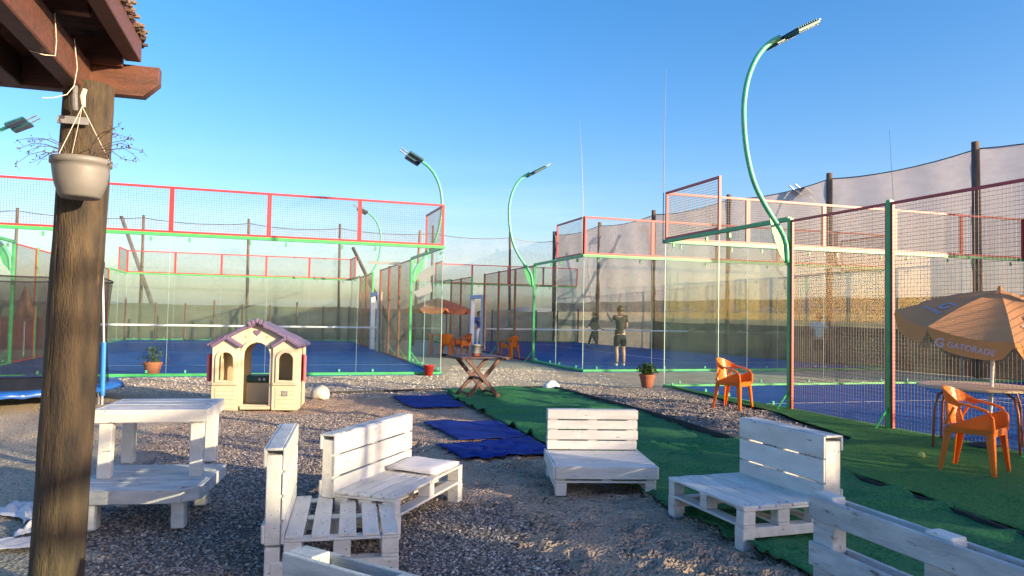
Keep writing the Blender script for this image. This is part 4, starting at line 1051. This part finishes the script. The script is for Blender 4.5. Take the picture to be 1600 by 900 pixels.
MB().lathe([(.02, 1.02), (.26, 1.05), (.22, 1.3), (.12, 1.75), (.02, 2.05)], 14).build('canopy', CANOPY, fu, smooth=True)
MB().tube([(0, 0, 0), (0, 0, 2.1)], .025, 8).build('pole', CWHT, fu)
rw = thing('red_board_fence', 'low reddish board fence at far left behind the mesh', 'fence', (-18.5, 24.3, 0), .32)
for k in range(13): box('board', rw, (-.5+k*.26, 0, .55), (.245, .03, 1.1), mat('red_brown_board', (.26, .06, .045), (.2, .05, .04), 4, .8) if k == 0 else bpy.data.materials['red_brown_board'])
# tables under umbrellas
ut = thing('round_table', 'cream topped table with bent brown metal legs under the large umbrella', 'table', (5.28, 8.38, .05), radians(-15))
MB().lathe([(.001, .70), (.60, .70), (.615, .692), (.615, .675), (.59, .668), (.001, .668)], 40).build('table_top', mat('cream_table_top', (.60, .47, .34), (.52, .4, .29), 3, .5), ut)
for k in range(4):
    a = radians(24+k*90); c, s_ = cos(a), sin(a)
    MB().tube([(c*.12, s_*.12, .655), (c*.38, s_*.38, .655), (c*.50, s_*.50, .60), (c*.545, s_*.545, .45), (c*.57, s_*.57, 0)], .014, 8).build('leg', mat('rust_brown_tube', (.33, .10, .045), rough=.4) if k == 0 else bpy.data.materials['rust_brown_tube'], ut, smooth=True)
ft = thing('small_orange_table', 'distant orange plastic table under the small umbrella', 'table', (-2.45, 25.9, 0))
box('table_top', ft, (0, 0, .72), (.8, .8, .04), ORANGE)
for sx in (-1, 1):
    for sy in (-1, 1): box('leg', ft, (sx*.33, sy*.33, .35), (.06, .06, .7), ORANGE)
# tennis balls
for (x, y, z, lb) in ((4.22, 7.62, .095, 'pale tennis ball on the turf left of the orange chair'), (5.28, 8.0, .095, 'yellow tennis ball behind the legs of the orange chair')):
    bm = bmesh.new(); bmesh.ops.create_uvsphere(bm, u_segments=24, v_segments=14, radius=.034); me = bpy.data.meshes.new('ball'); bm.to_mesh(me); bm.free()
    me.materials.append(BALL); me.polygons.foreach_set('use_smooth', [True]*len(me.polygons))
    o = tag(thing('tennis_ball', lb, 'tennis ball', (x, y, z+.0), rz=.7), group='tennis balls on the turf'); link('felt_cover', me, o)
    MB().tube([(.0345*cos(a)*cos(.5*sin(2*a)), .0345*sin(a)*cos(.5*sin(2*a)), .0345*sin(.5*sin(2*a))) for a in np.linspace(0, 2*pi, 30)], .0012, 4, False).build('seam', CWHT, o)

# ------------------------------------------------------------------ trampoline
tr = thing('trampoline', 'round trampoline with blue pad and black safety net behind the post', 'trampoline', (-7.65, 11.35, 0))
TR = 1.50
m = MB()
rr_ = [(TR-.30, .262), (TR-.15, .275), (TR+.02, .262), (TR+.05, .20), (TR+.03, .19), (TR-.02, .245), (TR-.3, .245)]
n_ = 72; b = 0
for r_, z in rr_:
    for k in range(n_):
        a = 2*pi*k/n_; q = 1+.012*sin(k*1.9)+.008*sin(k*3.7); m.V.append(Vector((r_*q*cos(a), r_*q*sin(a), z+(.014*sin(k*2.3)+.01*sin(k*.9) if r_ > TR-.05 else .004*sin(k)))))
for i in range(len(rr_)-1):
    for k in range(n_): m.F.append((i*n_+k, i*n_+(k+1) % n_, (i+1)*n_+(k+1) % n_, (i+1)*n_+k))
m.build('pad', TBLUE, tr, smooth=True)
MB().lathe([(.001, .24), (TR-.29, .24)], 48).build('jumping_mat', BLACK, tr)
MB().tube([(TR*cos(a), TR*sin(a), .21) for a in np.linspace(0, 2*pi, 60)], .022, 8, False).build('ring_tube', GREYM, tr)
for k in range(4):
    a = radians(-8+k*90); c, s_ = cos(a), sin(a)
    MB().tube([(c*TR, s_*TR, .21), (c*TR, s_*TR, .0), (c*(TR-.05)-s_*.0, s_*(TR-.05), -.01)], .02, 8).build('leg', GREYM, tr)
    MB().tube([(c*(TR+.06), s_*(TR+.06), 0), (c*(TR+.05), s_*(TR+.05), .95), (c*(TR-.02), s_*(TR-.02), 2.1)], .014, 8).build('net_pole', CWHT, tr)
    MB().tube([(c*(TR+.06), s_*(TR+.06), .13), (c*(TR+.05), s_*(TR+.05), .93)], .034, 10).build('foam_sleeve', FOAMB, tr)
    MB().lathe([(.001, .05), (.03, .04), (.034, 0), (.03, -.05)], 10).build('pole_cap', BLACK, tr, (c*(TR-.02), s_*(TR-.02), 2.1))
V = []; F = []
for k in range(73):
    a = 2*pi*k/72; kk = abs(((a-radians(-8)) % radians(90))/radians(90)-.5)*2
    for j in range(9):
        q = j/8; r_ = TR-.16-.05*sin(q*pi)+.05*(kk**3)*q; V.append((r_*cos(a), r_*sin(a), .26+1.66*q-.06*(1-kk**2)*q))
for k in range(72):
    for j in range(8): c = k*9+j; F.append((c, c+9, c+10, c+1))
link('safety_net', mesh('safety_net', V, F, MESHT, True), tr)
MB().tube([V[k*9+8] for k in range(73)], .012, 5, False).build('net_band', BLACK, tr)

# ------------------------------------------------------------------ people
def skin_body(name, chains, m, parent, sub=2):
    """chains: list of lists of (x,y,z,r); chains whose first point matches an earlier one share it"""
    V = []; E = []; Rr = []
    def vid(p_):
        for i, q in enumerate(V):
            if (Vector(q)-Vector(p_[:3])).length < 1e-4: return i
        V.append(p_[:3]); Rr.append(p_[3]); return len(V)-1
    for ch in chains:
        pr_ = None
        for p_ in ch:
            i = vid(p_)
            if pr_ is not None and pr_ != i: E.append((pr_, i))
            pr_ = i
    me = bpy.data.meshes.new('skel'); me.from_pydata(V, E, []); o = bpy.data.objects.new('tmp', me); C.objects.link(o)
    o.modifiers.new('s', 'SKIN'); sv = me.skin_vertices[0].data
    for i, r_ in enumerate(Rr): sv[i].radius = (r_, r_) if not isinstance(r_, tuple) else r_; sv[i].use_root = (i == 0)
    sb = o.modifiers.new('b', 'SUBSURF'); sb.levels = sub; sb.render_levels = sub
    dg = bpy.context.evaluated_depsgraph_get(); dg.update(); nm = bpy.data.meshes.new_from_object(o.evaluated_get(dg))
    bpy.data.objects.remove(o); nm.materials.clear(); nm.materials.append(m); nm.polygons.foreach_set('use_smooth', [True]*len(nm.polygons))
    return link(name, nm, parent)
def person(label, loc_, rz, Ht, pose, top_m, bot_m, shoe_m, hair_m=HAIR, sleeves='short', shorts=True, longhair=False, jacket=None):
    """pose: dict with feet, knees, hands, elbows in units of body height; faces local +y"""
    t_ = thing('person', label, 'person', loc_, rz); s = Ht
    P = dict(hipw=.048, lk=(-.055, .02, .27), rk=(.055, .02, .27), lf=(-.06, -.005, .045), rf=(.06, -.005, .045),
             le=(-.135, -.01, .625), re=(.135, -.01, .625), lh=(-.14, .05, .49), rh=(.14, .05, .49), lean=0.)
    P.update(pose)
    v = lambda p_, r_: (p_[0]*s, p_[1]*s, p_[2]*s, r_*s)
    ln = P['lean']; pel = (0, 0, .52); ch = (0, ln*.6, .72); nk = (0, ln, .835); hd = (0, ln+.008, .905); tp_h = (0, ln+.004, .965)
    chains = [[v(pel, .062), v((0, ln*.3, .61), .060), v(ch, .074), v((0, ln*.9, .79), .055), v(nk, .030), v((0, ln+.004, .865), .038), v(hd, .054), v(tp_h, .038)]]
    for sd_, k_, f_ in ((-1, 'lk', 'lf'), (1, 'rk', 'rf')):
        k_ = P[k_]; f_ = P[f_]
        chains.append([v(pel, .062), v((sd_*.05, 0, .475), .052), v(((sd_*.05+k_[0])/2, (k_[1])/2, (.475+k_[2])/2), .046), v(k_, .033), v(((k_[0]+f_[0])/2, (k_[1]+f_[1])/2-.008, (k_[2]+f_[2])/2+.03), .033), v(f_, .020), v((f_[0]+sd_*.008, f_[1]+.055, f_[2]-.022), .020), v((f_[0]+sd_*.01, f_[1]+.085, f_[2]-.026), .014)])
    arms = []
    for sd_, e_, h_ in ((-1, 'le', 'lh'), (1, 're', 'rh')):
        e_ = P[e_]; h_ = P[h_]; sh = (sd_*.095, ln*.9, .79)
        d_ = (Vector(h_)-Vector(e_)).normalized()
        w_ = Vector(h_); arms.append((sd_, sh, e_, h_, d_))
        chains.append([v((0, ln*.9, .79), .055), v(sh, .033), v(tuple((Vector(sh)+Vector(e_))/2), .028), v(e_, .022), v(tuple((Vector(e_)+w_)/2), .020), v(h_, .014), v(tuple(w_+d_*.028), .019), v(tuple(w_+d_*.045), .014)])
    body = skin_body('body', chains, SKIN, t_)
    for sd_, sh, e_, h_, d_ in arms:   # fingers
        w_ = Vector(h_)+d_*.045; sidev = d_.cross(Vector((1, 0, 0))).normalized(); m = MB()
        for q in range(4):
            o_ = w_+sidev*(q-1.5)*.0095; L_ = (.036, .042, .04, .031)[q]; m.tube([tuple(o_*s), tuple((o_+d_*L_*.55+Vector((-sd_*.004, 0, 0)))*s), tuple((o_+d_*L_+Vector((-sd_*.012, 0, 0)))*s)], [.005*s, .0046*s, .0035*s], 6)
        o_ = Vector(h_)+d_*.02+sidev*.016; m.tube([tuple(o_*s), tuple((o_+d_*.018+sidev*.014)*s), tuple((o_+d_*.034+sidev*.014)*s)], [.006*s, .005*s, .004*s], 6)
        m.build('fingers', SKIN, t_)
    # face: nose and ears, eyes, mouth
    m = MB(); m.tube([(0, s*(ln+.058), s*.918), (0, s*(ln+.071), s*.896), (0, s*(ln+.058), s*.890)], [s*.004, s*.009, s*.004], 6)
    for q in (-1, 1): m.lathe([(.001, .008*s), (.014*s, .003*s), (.012*s, -.004*s)], 8, (q*.052*s, s*(ln+.0), s*.905))
    m.build('nose_and_ears', SKIN, t_)
    m = MB()
    for q in (-1, 1): m.box((q*.02*s, s*(ln+.058), s*.912), (.014*s, .008*s, .006*s))
    m.box((0, s*(ln+.056), s*.874), (.024*s, .008*s, .005*s)); m.build('eyes_and_mouth', HAIR, t_)
    # hair cap
    bm = bmesh.new(); bmesh.ops.create_icosphere(bm, subdivisions=3, radius=.060*s)
    bmesh.ops.delete(bm, geom=[q for q in bm.verts if q.co.y > .028*s and q.co.z < .028*s or q.co.z < -.040*s], context='VERTS')
    for q in bm.verts: q.co.z *= 1.10; q.co += Vector((0, s*(ln-.001), s*.921)); q.co *= 1+.006*sin(q.co.x*190)*sin(q.co.z*170)
    me = bpy.data.meshes.new('hair'); bm.to_mesh(me); bm.free(); me.materials.append(hair_m); ho = link('hair', me, t_); ho.modifiers.new('thickness', 'SOLIDIFY').thickness = .008*s
    if longhair: skin_body('long_hair', [[v((0, ln-.03, .92), .045), v((0, ln-.052, .86), .048), v((.01, ln-.06, .78), .04), v((.012, ln-.06, .72), .02)]], hair_m, t_)
    # top
    tc_ = [[v((0, 0, .50), .070), v((0, ln*.3, .60), .070), v(ch, .084), v((0, ln*.9, .79), .062), v((0, ln, .825), .036)]]
    for sd_, sh, e_, h_, d_ in arms:
        md_ = tuple(Vector(sh).lerp(Vector(e_), .55)); c_ = [v((0, ln*.9, .79), .062), v(sh, .041), v(md_, .037)]
        if sleeves == 'long': c_ += [v(e_, .030), v(tuple(Vector(e_).lerp(Vector(h_), .85)), .024)]
        tc_.append(c_)
    skin_body('shirt', tc_, top_m, t_)
    # trousers / shorts
    bc_ = [[v((0, 0, .545), .066), v((0, 0, .50), .070)]]
    for sd_, k_, f_ in ((-1, 'lk', 'lf'), (1, 'rk', 'rf')):
        k_ = P[k_]; f_ = P[f_]; c_ = [v((0, 0, .50), .070), v((sd_*.052, 0, .46), .060)]
        if shorts: c_ += [v((sd_*.054+(k_[0]-sd_*.054)*.5, k_[1]*.5, .38), .057), v((k_[0]*1.0, k_[1]*.85, .305), .054)]
        else: c_ += [v(((sd_*.05+k_[0])/2, k_[1]/2, .37), .053), v(k_, .042), v(tuple(Vector(k_).lerp(Vector(f_), .85)), .034)]
        bc_.append(c_)
    skin_body('shorts' if shorts else 'trousers', bc_, bot_m, t_)
    for sd_, f_ in ((-1, P['lf']), (1, P['rf'])):
        skin_body('shoe', [[v((f_[0], f_[1]-.012, f_[2]-.018), .024), v((f_[0]+sd_*.005, f_[1]+.03, f_[2]-.020), .023), v((f_[0]+sd_*.01, f_[1]+.085, f_[2]-.026), .018)]], shoe_m, t_)
        skin_body('sock', [[v((f_[0], f_[1], f_[2]+.0), .0235), v((f_[0], f_[1]-.002, f_[2]+.035), .025)]], CBLK, t_, 1)
    if jacket:
        skin_body('tied_jacket', [[v((0, 0, .60), .078), v((0, 0, .55), .084), v((0, -.004, .50), .080)], [v((0, 0, .55), .084), v((-.075, -.02, .56), .03), v((-.085, -.02, .50), .022)]], jacket, t_)
    return t_
def racket(label, loc_, rot):
    t_ = thing('padel_racket', label, 'racket', loc_); t_.rotation_euler = rot
    link('face', flat_shape([(.115*cos(a), .30+.135*sin(a)) for a in np.linspace(0, 2*pi, 24, endpoint=False)], [[(x+.006*cos(a), z+.006*sin(a)) for a in np.linspace(0, 2*pi, 6, endpoint=False)] for x in (-.05, 0, .05) for z in (.25, .3, .35)], .034, CBLK, bev=.004), t_)
    MB().tube([(0, 0, 0), (0, 0, .18)], .015, 8).build('grip', CBLK, t_)
person('player seen from behind in taupe shirt and black shorts', (3.18, 21.6, .022), radians(12), 1.80,
       dict(lf=(-.055, -.01, .045), rf=(.075, .02, .045), rk=(.065, .03, .27), le=(-.135, .06, .72), lh=(-.155, .13, .80), re=(.12, .02, .63), rh=(.07, .11, .60)), CGRY, CBLK, CWHT, jacket=CBLK)
racket('black padel racket held out by the player in black shorts', (2.74, 21.78, 1.06), (0, radians(-70), 0))
person('dark clothed player walking with one foot forward by the net', (3.85, 34.6, .022), radians(100), 1.68,
       dict(lf=(-.05, .16, .045), lk=(-.05, .10, .27), rf=(.05, -.15, .06), rk=(.05, -.02, .27), le=(-.12, -.06, .63), lh=(-.10, .03, .52), re=(.13, .05, .64), rh=(.12, .14, .58)), CDGR, CBLK, CBLK, sleeves='long', shorts=False)
person('player in pale shirt and dark shorts behind the right mesh', (9.35, 22.5, .022), radians(-20), 1.68,
       dict(lf=(-.065, 0, .045), rf=(.06, .03, .045), le=(-.14, .02, .64), lh=(-.10, .10, .60), re=(.14, .0, .63), rh=(.13, .05, .50)), CPAL, CBLK, CWHT)
person('woman in blue jacket with long dark hair beyond the white doorway', (-1.40, 32.2, .022), radians(-170), 1.60,
       dict(lf=(-.05, .02, .045), rf=(.05, -.02, .045), le=(-.12, .06, .66), lh=(-.03, .13, .70), re=(.12, .05, .66), rh=(.04, .13, .72)), CBLU, CWHT, CBLK, sleeves='long', shorts=False, longhair=True)
